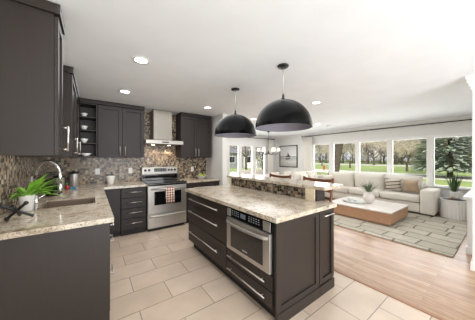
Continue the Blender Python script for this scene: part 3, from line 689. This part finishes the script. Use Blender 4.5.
DISK = emis('downlight_disc', (1, .95, .87, 1), 9)
def downlight(x, y, label, e=14, off=False):
    t = Thing('recessed_light', label, 'ceiling light', (x, y, H - .012), 'recessed ceiling lights')
    bm = BM(); lathe(bm, [(.062, -.006), (.088, -.006), (.092, 0), (.062, 0)], (x, y, H - .0005), 32, False); t.part('trim_ring', bm, WHITEP, smooth=True)
    bm = BM(); lathe(bm, [(.001, -.003), (.062, -.003), (.062, -.001), (.001, -.001)], (x, y, H - .0005), 32); t.part('lens', bm, DISK)
    d = bpy.data.lights.new('downlight', 'SPOT'); d.energy = e; d.spot_size = 2.5; d.spot_blend = .8; d.color = (1, .93, .84); d.shadow_soft_size = .06
    o = bpy.data.objects.new('downlight', d); C.objects.link(o); o.location = (x, y, H - .02)
downlight(.41, 2.29, 'recessed ceiling light over the aisle beside the sink, nearest to us')
downlight(.40, 3.51, 'recessed ceiling light over the aisle in front of the drawers left of the range')
downlight(1.89, 3.62, 'recessed ceiling light before the wall cabinet right of the hood')
downlight(3.35, 2.11, 'recessed ceiling light just right of the near black pendant')
downlight(3.41, 3.96, 'recessed ceiling light between the two black pendants')
downlight(5.46, 3.4, 'small far recessed ceiling light over the sofa corner')
t = Thing('smoke_detector', 'round white smoke detector on the ceiling near the curtain', 'smoke detector', (6.07, 3.0, H - .03))
bm = BM(); lathe(bm, [(.001, -.03), (.05, -.03), (.065, -.015), (.068, -.001), (.001, -.001)], (6.0, 3.35, H)); t.part('housing', bm, WHITEP, smooth=True)

# ================================================================== CURTAINS, PICTURE, CHANDELIER
def curtain(p0, p1, z0, z1, label, folds, amp=.035):
    p0 = Vector(p0); p1 = Vector(p1); d = p1 - p0; nrm = Vector((-d.y, d.x)).normalized(); bm = BM(); n = folds * 8; L = []
    for i in range(n + 1):
        s = i / n; w = math.sin(2 * PI * folds * s)
        col = []
        for k in range(7):
            h = k / 6; a = amp * (1.15 - .45 * h); q = p0 + d * s + nrm * a * w
            col.append(bm.verts.new((q.x, q.y, z0 + (z1 - z0) * h)))
        L.append(col)
    for a, b in zip(L, L[1:]):
        for k in range(6): bm.faces.new((a[k], b[k], b[k + 1], a[k + 1]))
    m = (p0 + p1) / 2
    solo('curtain', bm, CURT, label, 'curtain', 'floor length linen curtains', (m.x, m.y, z0), smooth=True, solid=.002)
curtain((7.19, 4.70), (7.19, 5.14), .02, 2.28, 'pale linen curtain at the left end of the long rod by the framed picture', 6)
curtain((4.10, 6.69), (4.44, 6.69), .02, 2.28, 'pale linen curtain left of the dining window', 5)
curtain((6.66, 6.69), (7.0, 6.69), .02, 2.28, 'pale linen curtain right of the dining window, in the corner', 5)
def rod(p0, p1, z, label, br):
    t = Thing('curtain_rod', label, 'curtain rod', ((p0[0] + p1[0]) / 2, (p0[1] + p1[1]) / 2, z), 'dark curtain rods')
    bm = BM(); tube(bm, [(*p0, z), (*p1, z)], .014, 12); t.part('rod', bm, DARKR, smooth=True)
    for p in (p0, p1):
        bm = BM(); bmesh.ops.create_uvsphere(bm, u_segments=16, v_segments=10, radius=.03, matrix=Matrix.Translation((*p, z))); t.part('finial', bm, DARKR, smooth=True)
    for (x, y, dx, dy) in br:
        bm = BM(); tube(bm, [(x, y, z), (x + dx, y + dy, z)], .008, 8); bmesh.ops.create_uvsphere(bm, u_segments=12, v_segments=8, radius=.022, matrix=Matrix.Translation((x, y, z))); t.part('bracket', bm, DARKR)
rod((7.19, 5.18), (7.19, .30), 2.32, 'long dark curtain rod above the row of living room windows', [(7.19, 5.08, .105, 0), (7.19, 2.61, .105, 0), (7.19, .45, .105, 0)])
rod((4.0, 6.69), (7.06, 6.69), 2.32, 'shorter dark curtain rod above the dining window', [(5.54, 6.69, 0, .105), (6.98, 6.69, 0, .105), (4.06, 6.69, 0, .105)])
# picture
def art_mat():
    m = bpy.data.materials.new('sea_print'); m.use_nodes = True; n = m.node_tree.nodes; l = m.node_tree.links; B = n['Principled BSDF']
    g = n.new('ShaderNodeNewGeometry'); s = n.new('ShaderNodeSeparateXYZ'); l.new(g.outputs['Position'], s.inputs[0])
    t = n.new('ShaderNodeTexNoise'); t.inputs['Scale'].default_value = 4; t.inputs['Detail'].default_value = 6; l.new(g.outputs['Position'], t.inputs['Vector'])
    a = n.new('ShaderNodeMath'); a.operation = 'MULTIPLY_ADD'; a.inputs[1].default_value = .28; l.new(t.outputs['Fac'], a.inputs[0]); l.new(s.outputs[2], a.inputs[2])
    mr = n.new('ShaderNodeMapRange'); mr.inputs[1].default_value = 1.14; mr.inputs[2].default_value = 2.14; l.new(a.outputs[0], mr.inputs[0])
    r = ramp(n, [(0, lin(160, 158, 150)), (.28, lin(206, 204, 196)), (.42, lin(170, 170, 164)), (.5, lin(222, 220, 214)), (1, lin(208, 208, 204))]); l.new(mr.outputs[0], r.inputs[0])
    l.new(r.outputs[0], B.inputs['Base Color']); B.inputs['Roughness'].default_value = .5
    return m
t = Thing('framed_picture', 'black framed pale seascape print on the wall beside the curtain', 'picture', (7.285, 6.0, 1.0))
bm = BM(); y0, y1, z0, z1, w = 5.50, 6.52, 1.0, 2.0, .035
for q in ((y0, y0 + w, z0, z1), (y1 - w, y1, z0, z1), (y0 + w, y1 - w, z0, z0 + w), (y0 + w, y1 - w, z1 - w, z1)): box(bm, 7.262, 7.298, *q)
t.part('frame', bm, BLACKM, bevel=.003)
pr = t.b('print', art_mat(), (7.280, 7.297, y0 + w, y1 - w, z0 + w, z1 - w), bevel=0)
BOAT = mat('boat_ink', lin(70, 72, 74), .6)
bm = BM()
for P in ([(6.18, 1.40), (5.88, 1.42), (5.93, 1.36), (6.12, 1.34)], [(6.04, 1.42), (6.035, 1.70), (6.02, 1.70), (6.025, 1.42)], [(6.02, 1.66), (5.86, 1.46), (6.02, 1.45)], [(6.05, 1.6), (6.05, 1.46), (6.16, 1.46)], [(6.45, 1.50), (5.57, 1.49), (5.57, 1.475), (6.45, 1.475)]):
    a = [bm.verts.new((7.2785, y, z)) for y, z in P]; b = [bm.verts.new((7.2798, y, z)) for y, z in P]; skin(bm, [a, b])
t.part('boat_drawing', bm, BOAT, pr)
# chandelier
cx, cy = 5.5, 5.5
t = Thing('chandelier', 'bronze chandelier with small white fabric shades over the dining table', 'chandelier', (cx, cy, 1.6))
bm = BM(); lathe(bm, [(.05, 0), (.05, -.02), (.01, -.035)], (cx, cy, H - .001)); tube(bm, [(cx, cy, H - .03), (cx, cy, 1.66)], .007, 8); lathe(bm, [(.001, 1.56), (.02, 1.575), (.03, 1.62), (.018, 1.67), (.01, 1.72)], (cx, cy, 0), 16)
t.part('stem', bm, DARKR, smooth=True)
SHADE = bpy.data.materials.new('lamp_shade'); SHADE.use_nodes = True; q = SHADE.node_tree.nodes['Principled BSDF']; q.inputs['Base Color'].default_value = lin(244, 238, 226); q.inputs['Emission Color'].default_value = (1, .9, .74, 1); q.inputs['Emission Strength'].default_value = .35
for k in range(6):
    a = k * PI / 3 + .3; u, v = math.cos(a), math.sin(a)
    bm = BM(); tube(bm, [(cx + u * r, cy + v * r, z) for r, z in ((.02, 1.62), (.12, 1.56), (.26, 1.55), (.36, 1.60), (.38, 1.66))], .008, 8); ar = t.part('arm', bm, DARKR, smooth=True)
    bm = BM(); lathe(bm, [(.075, 0), (.048, .13), (.046, .13), (.073, 0)], (cx + u * .38, cy + v * .38, 1.68), 20, False); t.part('lamp_shade', bm, SHADE, ar, label='white fabric shade', smooth=True)
    bm = BM(); lathe(bm, [(.012, 0), (.012, .08), (.004, .09)], (cx + u * .38, cy + v * .38, 1.655), 10); t.part('candle_tube', bm, WHITE, ar)
# dining table + chairs
t = Thing('dining_table', 'white topped dining table under the chandelier', 'table', (5.5, 5.6, 0))
t.b('tabletop', TABT, (4.75, 6.25, 5.2, 6.0, .72, .75), bevel=.004)
for x in (4.82, 6.13):
    for y in (5.27, 5.88): t.b('leg', WHITE, (x, x + .05, y, y + .05, 0, .719))
def dchair(x, y, rz, label):
    t = Thing('dining_chair', label, 'chair', (x, y, 0), 'dining chairs around the white table', rz, local=True)
    CH = mat('chair_linen', lin(226, 218, 204), .85)
    bm = BM(); box(bm, -.23, .23, -.22, .22, .41, .48); t.part('seat', bm, CH, bevel=.02, seg=3)
    bm = BM(); box(bm, -.22, .22, .20, .26, .482, .93, Matrix.Rotation(-.06, 4, 'X')); t.part('backrest', bm, CH, bevel=.02, seg=3)
    for sx in (-1, 1):
        for sy in (-1, 1): bm = BM(); tube(bm, [(sx * .2, sy * .19, 0), (sx * .2, sy * .19, .409)], [.012, .018], 8); t.part('leg', bm, STOOLW)
dchair(5.15, 5.12, PI, 'linen dining chair on the kitchen side of the white table')
dchair(5.85, 5.12, PI, 'linen dining chair on the sofa side of the white table')
dchair(5.15, 6.12, 0, 'linen dining chair with its back to the dining window, left one')
dchair(5.85, 6.12, 0, 'linen dining chair with its back to the dining window, right one')

# ================================================================== LIVING ROOM
def rug_mat():
    m = bpy.data.materials.new('rug_pile'); m.use_nodes = True; n = m.node_tree.nodes; l = m.node_tree.links; B = n['Principled BSDF']
    g = n.new('ShaderNodeNewGeometry'); mp = n.new('ShaderNodeMapping'); mp.inputs['Rotation'].default_value = (0, 0, PI / 2 + .04)
    b = n.new('ShaderNodeTexBrick'); b.inputs['Scale'].default_value = 1; b.inputs['Brick Width'].default_value = .46; b.inputs['Row Height'].default_value = .3; b.inputs['Mortar Size'].default_value = .02; b.inputs['Mortar Smooth'].default_value = 1; b.offset = .4; b.squash = 1.5; b.squash_frequency = 3
    b.inputs['Color1'].default_value = lin(176, 170, 154); b.inputs['Color2'].default_value = lin(196, 189, 173); b.inputs['Mortar'].default_value = lin(140, 131, 114)
    nz = n.new('ShaderNodeTexNoise'); nz.inputs['Scale'].default_value = 2.5; l.new(g.outputs['Position'], nz.inputs['Vector'])
    va = n.new('ShaderNodeVectorMath'); va.operation = 'MULTIPLY_ADD'; va.inputs[1].default_value = (.1, .1, 0); l.new(nz.outputs['Color'], va.inputs[0]); l.new(g.outputs['Position'], va.inputs[2])
    l.new(va.outputs[0], mp.inputs[0]); l.new(mp.outputs[0], b.inputs['Vector'])
    t = n.new('ShaderNodeTexNoise'); t.inputs['Scale'].default_value = 22; t.inputs['Detail'].default_value = 5; l.new(g.outputs['Position'], t.inputs['Vector'])
    r = ramp(n, [(.3, (.84, .84, .84, 1)), (.7, (1.05, 1.05, 1.05, 1))]); l.new(t.outputs['Fac'], r.inputs[0])
    x = n.new('ShaderNodeMix'); x.data_type = 'RGBA'; x.blend_type = 'MULTIPLY'; x.inputs[0].default_value = 1; l.new(b.outputs['Color'], x.inputs[6]); l.new(r.outputs[0], x.inputs[7]); l.new(x.outputs[2], B.inputs['Base Color']); B.inputs['Roughness'].default_value = .95
    bp = n.new('ShaderNodeBump'); bp.invert = True; bp.inputs['Distance'].default_value = .02; l.new(b.outputs['Fac'], bp.inputs['Height']); l.new(bp.outputs[0], B.inputs['Normal'])
    return m
bm = BM(); box(bm, 4.10, 6.62, .46, 3.3, .0005, .022)
solo('area_rug', bm, rug_mat(), 'thick grey beige rug with staggered block relief under the coffee table', 'rug', bevel=.006)
# coffee table
t = Thing('coffee_table', 'low blocky oak coffee table with glossy white top on the rug', 'table', (5.3, 2.05, .0225))
t.b('base', TABW, (4.86, 5.95, 1.44, 2.66, .0225, .06)); t.b('box_body', TABW, (4.82, 6.0, 1.40, 2.70, .06, .285), bevel=.003); t.b('tabletop', TABT, (4.80, 6.02, 1.38, 2.72, .286, .312), bevel=.003)
TZ = .312
# vase with grass
vx, vy = 5.45, 2.02
t = Thing('vase', 'rounded white vase of grey green grass on the coffee table', 'vase', (vx, vy, TZ))
bm = BM(); lathe(bm, [(.06, 0), (.075, .008), (.115, .08), (.125, .14), (.105, .21), (.062, .262), (.045, .28), (.038, .28), (.05, .25), (.001, .2)], (vx, vy, TZ)); t.part('body', bm, mat('vase_ceramic', lin(226, 218, 208), .5, bump=.4, bscale=80), smooth=True)
bm = BM()
for k in range(70):
    a = random.uniform(0, 2 * PI); e = random.uniform(.75, 1.5); blade(bm, (vx + .02 * math.cos(a), vy + .02 * math.sin(a), TZ + .24), (math.cos(a) * math.cos(e), math.sin(a) * math.cos(e), math.sin(e)), random.uniform(.2, .36), .012, .5)
t.part('grass_blades', bm, GRASSD)
gx, gy = 5.22, 2.28
t = Thing('glass_tray', 'oblong clear glass tray left of the vase on the coffee table', 'tray', (gx, gy, TZ))
GT = mat('frosted_glass', lin(206, 208, 204), .15, noise=(30, .1, (1, 1, 1)))
bm = BM(); rs = []
for r, z in ((.8, 0), (.95, .012), (1.0, .05), (.96, .05), (.88, .016), (.02, .01)):
    rs.append([bm.verts.new((gx + r * .14 * math.cos(2 * PI * i / 32), gy + r * .26 * math.sin(2 * PI * i / 32), TZ + z)) for i in range(32)])
skin(bm, rs); t.part('dish', bm, GT, smooth=True)
for q, (dx, dy, r, lb) in enumerate(((0, .09, .042, 'clear glass ball at the far end of the glass tray'), (.01, -.02, .038, 'clear glass ball in the middle of the glass tray'))):
    bm = BM(); bmesh.ops.create_uvsphere(bm, u_segments=20, v_segments=12, radius=r, matrix=Matrix.Translation((gx + dx, gy + dy, TZ + .018 + r)))
    solo('glass_ball', bm, GT, lb, 'glass ball', 'glass balls in the tray', (gx + dx, gy + dy, TZ + .018), smooth=True)

# sofa (sectional)
t = Thing('sectional_sofa', 'long cream fabric sectional sofa below the living room windows', 'sofa', (6.8, 2.7, .023))
def soft(name, q, bev=.05, parent=None, bm=None):
    b = BM(); box(b, *q); bmesh.ops.subdivide_edges(b, edges=b.edges, cuts=1)
    return t.part(name, b, SOFA, parent, bevel=bev, seg=4, smooth=True)
soft('base', (6.46, 7.17, 1.29, 4.62, .07, .30), .02); soft('base', (5.60, 6.458, 3.86, 4.62, .07, .30), .02)
soft('armrest', (6.44, 7.17, 1.02, 1.288, .05, .64), .045); soft('armrest', (5.36, 5.598, 3.84, 4.62, .05, .64), .045)
soft('back_frame', (7.0, 7.18, 1.29, 4.62, .302, .76), .04); soft('back_frame', (5.60, 6.998, 4.46, 4.62, .302, .76), .04)
ys = [1.295, 2.13, 2.97, 3.80]
for a, b in zip(ys, ys[1:]):
    s = soft('seat_cushion', (6.42, 6.99, a, b - .006, .302, .49), .055)
    M = Matrix.Translation((6.89, (a + b) / 2, .70)) @ Matrix.Rotation(math.radians(78), 4, 'Y')
    bm = BM(); cushion(bm, .50, (b - a) * 1.0, .26, M, 14, .02, .22); t.part('back_cushion', bm, SOFA, smooth=True)
soft('seat_cushion', (6.20, 6.99, 3.80, 4.45, .302, .49), .055); soft('seat_cushion', (5.605, 6.194, 3.84, 4.45, .302, .49), .055)
for x0, x1 in ((5.62, 6.28), (6.30, 6.95)):
    M = Matrix.Translation(((x0 + x1) / 2, 4.37, .70)) @ Matrix.Rotation(math.radians(78), 4, 'X')
    bm = BM(); cushion(bm, x1 - x0, .48, .24, M, 14, .02, .22); t.part('back_cushion', bm, SOFA, smooth=True)
for x, y in ((6.52, 1.08), (7.1, 1.08), (5.44, 3.9), (5.44, 4.54), (7.1, 4.54)): t.b('foot', BLACKM, (x - .03, x + .03, y - .03, y + .03, .0225, .069))
# pillows
def stripes(name):
    m = bpy.data.materials.new(name); m.use_nodes = True; n = m.node_tree.nodes; l = m.node_tree.links; B = n['Principled BSDF']
    g = n.new('ShaderNodeNewGeometry'); s = n.new('ShaderNodeSeparateXYZ'); l.new(g.outputs['Position'], s.inputs[0])
    a = n.new('ShaderNodeMath'); a.operation = 'MULTIPLY_ADD'; a.inputs[1].default_value = .18; l.new(s.outputs[1], a.inputs[0]); l.new(s.outputs[2], a.inputs[2])
    k = n.new('ShaderNodeMath'); k.operation = 'MULTIPLY'; k.inputs[1].default_value = 11; l.new(a.outputs[0], k.inputs[0])
    f = n.new('ShaderNodeMath'); f.operation = 'FRACT'; l.new(k.outputs[0], f.inputs[0])
    r = ramp(n, [(0, lin(96, 84, 74)), (.34, lin(222, 214, 200)), (.62, lin(150, 138, 122)), (.72, lin(222, 214, 200))], True); l.new(f.outputs[0], r.inputs[0]); l.new(r.outputs[0], B.inputs['Base Color']); B.inputs['Roughness'].default_value = .9
    return m
def floral(name):
    m = bpy.data.materials.new(name); m.use_nodes = True; n = m.node_tree.nodes; l = m.node_tree.links; B = n['Principled BSDF']
    g = n.new('ShaderNodeNewGeometry'); v = n.new('ShaderNodeTexVoronoi'); v.inputs['Scale'].default_value = 16; l.new(g.outputs['Position'], v.inputs['Vector'])
    r = ramp(n, [(0, lin(150, 110, 96)), (.25, lin(196, 160, 146)), (.42, lin(226, 218, 206))]); l.new(v.outputs['Distance'], r.inputs[0]); l.new(r.outputs[0], B.inputs['Base Color']); B.inputs['Roughness'].default_value = .9
    return m
def pillow(x, y, z, s, m, label, lean=62, rz=0, axis='Y', th=.16, roll=0):
    M = Matrix.Rotation(rz, 4, 'Z') @ Matrix.Rotation(math.radians(lean), 4, axis) @ Matrix.Rotation(roll, 4, 'Z')
    bm = BM(); cushion(bm, s, s, th, M, 14, .5); o = link('throw_pillow', bm, m, None, smooth=True); o.location = (x, y, z)
    tag(o, label, 'pillow', 'throw pillows on the sofa')
PT = mat('tan_pillow', lin(176, 154, 128), .85, noise=(40, .08, (1, 1, 1)))
PC = mat('cream_pillow', lin(228, 220, 206), .9, noise=(30, .06, (1, 1, 1)))
pillow(6.64, 1.87, .69, .40, stripes('striped_pillow'), 'cream pillow with brown stripes left of the tan pillow', 66, .15)
pillow(6.62, 1.48, .69, .38, PT, 'plain tan pillow beside the right arm of the sofa', 68, -.25)
pillow(6.52, 3.66, .68, .42, PC, 'cream pillow in the corner of the sectional sofa', 64, .45)
pillow(6.30, 4.10, .69, .42, floral('floral_pillow'), 'pink and cream patterned pillow on the left wing of the sofa', 66, 0, 'X')
pillow(5.84, 4.10, .70, .42, PC, 'cream pillow at the left end of the sofa wing', 66, 0, 'X')

# end table
ex, ey = 6.80, .74
t = Thing('end_table', 'white fluted drum end table beside the right sofa arm', 'table', (ex, ey, 0.0225))
bm = BM(); n = 96; rs = []
for z in (.0, .395):
    rs.append([bm.verts.new((ex + (.225 + .012 * abs(math.sin(14 * 2 * PI * i / n))) * math.cos(2 * PI * i / n), ey + (.225 + .012 * abs(math.sin(14 * 2 * PI * i / n))) * math.sin(2 * PI * i / n), .0225 + z)) for i in range(n)])
skin(bm, rs); t.part('drum', bm, WHITE)
bm = BM(); lathe(bm, [(.235, .3955), (.245, .40), (.245, .425), (.23, .43), (.001, .43)], (ex, ey, .0225), 48); t.part('tabletop', bm, WHITE, smooth=False)
EZ = .453
t = Thing('serving_tray', 'black oval tray on the white end table', 'tray', (ex - .08, ey, EZ))
bm = BM(); rs = []
for r, z in ((.85, 0), (1.0, .02), (.96, .02), (.82, .006), (.02, .006)): rs.append([bm.verts.new((ex - .10 + r * .12 * math.cos(2 * PI * i / 32), ey + .01 + r * .2 * math.sin(2 * PI * i / 32), EZ + z)) for i in range(32)])
skin(bm, rs); t.part('dish', bm, BLACKM, smooth=True)
t = Thing('star_ornament', 'small golden star shaped ornament on the black tray', 'ornament', (ex - .09, ey + .03, EZ + .0065))
bm = BM()
for k in range(6):
    a = k * PI / 3; tube(bm, [(ex - .09, ey + .03, EZ + .04), (ex - .09 + .045 * math.cos(a), ey + .03 + .045 * math.sin(a), EZ + .012 + .04 * (k % 2))], [.009, .003], 8)
tube(bm, [(ex - .09, ey + .03, EZ + .0065), (ex - .09, ey + .03, EZ + .085)], [.008, .003], 8)
t.part('star', bm, BRASS, smooth=True)
px, py = ex + .125, ey + .02
t = Thing('potted_plant', 'upright dark green sword leafed plant in a white pot on the end table', 'plant', (px, py, EZ))
bm = BM(); lathe(bm, [(.06, 0), (.064, .004), (.082, .15), (.084, .165), (.076, .165), (.07, .12), (.001, .12)], (px, py, EZ)); t.part('pot', bm, WHITE, smooth=True)
bm = BM()
for k in range(34):
    a = random.uniform(0, 2 * PI); e = random.uniform(1.22, 1.54); r = random.uniform(0, .04)
    blade(bm, (px + r * math.cos(a), py + r * math.sin(a), EZ + .12), (math.cos(a) * math.cos(e), math.sin(a) * math.cos(e), math.sin(e)), random.uniform(.3, .5), .028, .05)
t.part('leaves', bm, GREEND)

# ================================================================== OUTSIDE
GZ = -.45
def grass_mat():
    return mat('lawn_grass', lin(150, 168, 98), .9, noise=(.25, .1, (1, 1, 1)), bump=.4, bscale=8)
struct('ground_lawn', grass_mat(), (7.6, 190, -120, 190, GZ - .2, GZ), (-60, 7.6, 7.1, 190, GZ - .2, GZ))
PAVE = mat('pale_concrete', lin(226, 222, 212), .8)
struct('ground_sidewalk', PAVE, (24.5, 31, -110, 90, GZ, GZ + .03))
struct('ground_street', mat('pale_asphalt', lin(206, 202, 194), .85), (58, 71, -110, 180, GZ, GZ + .03))
struct('ground_driveway', PAVE, (9, 24.9, 17, 22, GZ, GZ + .03))
BARK = mat('oak_bark', lin(92, 80, 68), .9, noise=(10, .25, (1, 1, .2)))
TWIG = mat('twigs_bare', lin(158, 144, 130), .9, noise=(4, .2, (1, 1, 1)))
BUD = mat('spring_buds', lin(198, 188, 166), .8, noise=(2, .25, (1, 1, 1)))
SPRUCE = mat('spruce_needles', lin(168, 180, 160), .8, noise=(3, .2, (1, 1, 1)))
EVER = mat('evergreen_needles', lin(112, 118, 96), .85, noise=(3, .25, (1, 1, 1)))
def bare_tree(seed, h, trunk_r, spread=.55, lean=(0, 0), depth=5, first=.3):
    R = random.Random(seed); tr = BM(); tw = BM(); bd = BM()
    def grow(p, d, L, r, lv):
        segs = 3; pts = [p.copy()]; rr = [r]
        for k in range(segs):
            d = (d + Vector((R.uniform(-1, 1), R.uniform(-1, 1), R.uniform(-.4, .8))) * .13).normalized(); p = p + d * L / segs; pts.append(p.copy()); rr.append(r * (1 - .38 * (k + 1) / segs))
        tube(tr if lv < 3 else tw, pts, rr, 7 if lv < 2 else (4 if lv < 4 else 3), False)
        if lv >= depth:
            for q in pts[1:]:
                for _ in range(2):
                    c = q + Vector((R.uniform(-1, 1), R.uniform(-1, 1), R.uniform(-1, 1))) * .22; s = R.uniform(.05, .11); n1 = Vector((R.uniform(-1, 1), R.uniform(-1, 1), R.uniform(-1, 1))).normalized(); n2 = n1.orthogonal().normalized()
                    bd.faces.new([bd.verts.new(c + n1 * s), bd.verts.new(c + n2 * s), bd.verts.new(c - n1 * s), bd.verts.new(c - n2 * s)])
            return
        nb = 3 if lv < 3 else 3
        for k in range(nb):
            a = 2 * PI * (k + R.random()) / nb; o = d.orthogonal().normalized(); o = Matrix.Rotation(a, 3, d) @ o
            nd = (d + o * R.uniform(spread * .7, spread * 1.5)).normalized()
            grow(pts[-1] if k or lv == 0 else pts[2], nd, L * R.uniform(.62, .86), rr[-1] * .78, lv + 1)
    tube(tr, [(0, 0, 0), (lean[0] * .5, lean[1] * .5, h * first * .5), (lean[0], lean[1], h * first)], [trunk_r * 1.25, trunk_r, trunk_r * .9], 9)
    for k in range(4):
        a = k * PI / 2 + R.random(); grow(Vector((lean[0], lean[1], h * first * .97)), Vector((math.cos(a) * spread * 1.3, math.sin(a) * spread * 1.3, .75)).normalized(), h * .24, trunk_r * .6, 1)
    return tr, tw, bd
def tree_thing(name, label, bms, group, bmat=BUD):
    t = Thing(name, label, 'tree', (0, 0, 0), group, local=True)
    t.part('trunk', bms[0], BARK); t.part('branches', bms[1], TWIG); t.part('buds', bms[2], bmat)
    return t.o
def conifer(name, label, h, r, m, seed, group, dens=1.0, z0=.08):
    R = random.Random(seed); t = Thing(name, label, 'tree', (0, 0, 0), group, local=True)
    bm = BM(); tube(bm, [(0, 0, 0), (0, 0, h * .95)], [h * .022, .02], 8); t.part('trunk', bm, BARK)
    bm = BM(); n = int(1700 * dens)
    for k in range(n):
        q = (k / n) ** 1.25; z = h * (z0 + (1 - z0) * q); rr = r * (1 - q) ** .8 * R.uniform(.3, 1.05); a = R.uniform(0, 2 * PI); L = r * .30 * (1 - q * .6)
        dx, dy = math.cos(a), math.sin(a)
        blade(bm, (dx * rr * .8, dy * rr * .8, z), (dx, dy, -.12 + R.uniform(-.2, .25)), L, L * .42, .3, 2, .3)
    t.part('foliage', bm, m); return t.o
def at(u, X_):
    """world y on the plane x = X_ below picture column u (planning helper)"""
    s = (u - 237.5) / 198; rx = math.sin(YAW) + s * math.cos(YAW); ry = math.cos(YAW) - s * math.sin(YAW); return X_ * ry / rx
oak = tree_thing('oak_tree', 'big leaning bare oak with a thick trunk seen through the second window from the curtain', bare_tree(3, 15, .42, .62, (.5, -.4), 5, .24), 'trees on the lawn')
oak.location = (20, at(336, 20) + .3, GZ)
sp = conifer('spruce_tree', 'large grey green spruce outside the rightmost window', 10.5, 3.1, SPRUCE, 5, 'trees on the lawn', 1.9, .07); sp.location = (28, at(450, 28), GZ)
p1 = tree_thing('bare_tree', 'tall bare tree with pale buds across the street', bare_tree(11, 11, .22, .5, (0, 0), 5, .25), 'bare trees across the street')
p2 = tree_thing('bare_tree', 'round bare tree with brown twigs across the street', bare_tree(12, 9, .2, .7, (0, 0), 5, .2), 'bare trees across the street')
e1 = conifer('evergreen_tree', 'dark evergreen across the street', 8, 3.0, EVER, 8, 'evergreens across the street', .5, .04)
LB = 'bare budding tree across the street, one of the far row'
spots = []
RR = random.Random(5)
for u in range(300, 486, 5): spots.append((u + RR.uniform(-3, 3), 74 + RR.uniform(-1, 9), RR.choice('ab')))
for u in range(304, 486, 13): spots.append((u + RR.uniform(-3, 3), 84 + RR.uniform(0, 8), 'e'))
for u, X_ in ((350, 40), (407, 36), (418, 46), (374, 62), (322, 46)): spots.append((u, X_, 'b'))
used = set()
for u, X_, k in spots:
    src = {'a': p1, 'b': p2, 'e': e1}[k]
    if k not in used: q = src; used.add(k)
    else: q = dup(src)
    q.location = (X_, at(u, X_), GZ); q.rotation_euler.z = RR.uniform(0, 6); s = RR.uniform(.9, 1.3) * (.6 if X_ < 50 else 1); q.scale = (s, s, s * RR.uniform(.9, 1.1))
    q['label'] = {'a': 'tall bare budding tree in the far row across the street', 'b': 'round bare brown tree in the row beyond the lawn', 'e': 'dark evergreen tree standing in the far row across the street'}[k]
# dining side trees
for u, D_, k in ((246, 25, 'a'), (263, 22, 'b'), (232, 48, 'b'), (256, 50, 'a'), (270, 45, 'b'), (280, 48, 'a'), (262, 52, 'e'), (240, 56, 'a')):
    q = dup({'a': p1, 'b': p2, 'e': e1}[k]); s = (u - 237.5) / 198
    q.location = (D_ * (math.sin(YAW) + s * math.cos(YAW)), D_ * (math.cos(YAW) - s * math.sin(YAW)), GZ); q.scale = (.7, .7, .75)
    q['label'] = {'a': 'tall bare tree seen through the dining window', 'b': 'round bare tree seen through the dining window', 'e': 'dark evergreen seen through the dining window'}[k]; q['group'] = 'trees beyond the dining window'
# houses
def house(x, y, rz, w, d, h, wall, roof, label):
    t = Thing('house', label, 'house', (x, y, GZ), 'houses across the lawn', rz, local=True)
    bm = BM(); box(bm, -w / 2, w / 2, -d / 2, d / 2, 0, h); wl_ = t.part('wall', bm, wall)
    bm = BM(); a = [bm.verts.new(q) for q in ((-w / 2 - .4, -d / 2 - .5, h), (-w / 2 - .4, d / 2 + .5, h), (-w / 2 - .4, 0, h + d * .32))]; b = [bm.verts.new(q) for q in ((w / 2 + .4, -d / 2 - .5, h), (w / 2 + .4, d / 2 + .5, h), (w / 2 + .4, 0, h + d * .32))]
    skin(bm, [a, b]); t.part('roof', bm, roof)
    for k in range(4):
        x0 = -w / 2 + w * (.12 + .22 * k); f = t.b('window', TRIM, (x0, x0 + 1.3, -d / 2 - .06, -d / 2 - .001, 1.0, 2.3), bevel=0); t.b('pane', BLACKG, (x0 + .1, x0 + 1.2, -d / 2 - .08, -d / 2 - .061, 1.1, 2.2), parent=f, bevel=0)
    t.b('garage_door', TRIM, (w / 2 - 3.2, w / 2 - .6, -d / 2 - .05, -d / 2 - .001, 0, 2.1), bevel=0)
GREYS = mat('grey_siding', lin(150, 152, 154), .8, noise=(2, .08, (1, 1, 20))); ROOFM = mat('grey_shingles', lin(118, 118, 122), .9, noise=(3, .12, (1, 1, 1)))
house(21.5, 35, -.45, 14, 8, 2.9, GREYS, ROOFM, 'grey single storey house seen through the dining window')
house(44, -.3, -PI / 2, 9, 8, 3.0, GREYS, ROOFM, 'grey roofed house behind the spruce at the right window')
# red hydrant
t = Thing('fire_hydrant', 'small red fire hydrant on the lawn seen through the first window', 'hydrant', (30, at(324, 30), GZ))
bm = BM(); lathe(bm, [(.18, 0), (.18, .05), (.13, .06), (.13, .5), (.16, .52), (.15, .6), (.08, .7), (.02, .74)], (30, at(324, 30), GZ), 16); t.part('body', bm, mat('hydrant_red', lin(190, 70, 50), .5), smooth=True)
bm = BM(); tube(bm, [(30 - .22, at(324, 30), GZ + .42), (30 + .22, at(324, 30), GZ + .42)], .06, 10); t.part('outlet_cap', bm, mat('hydrant_cap', lin(200, 90, 60), .5))
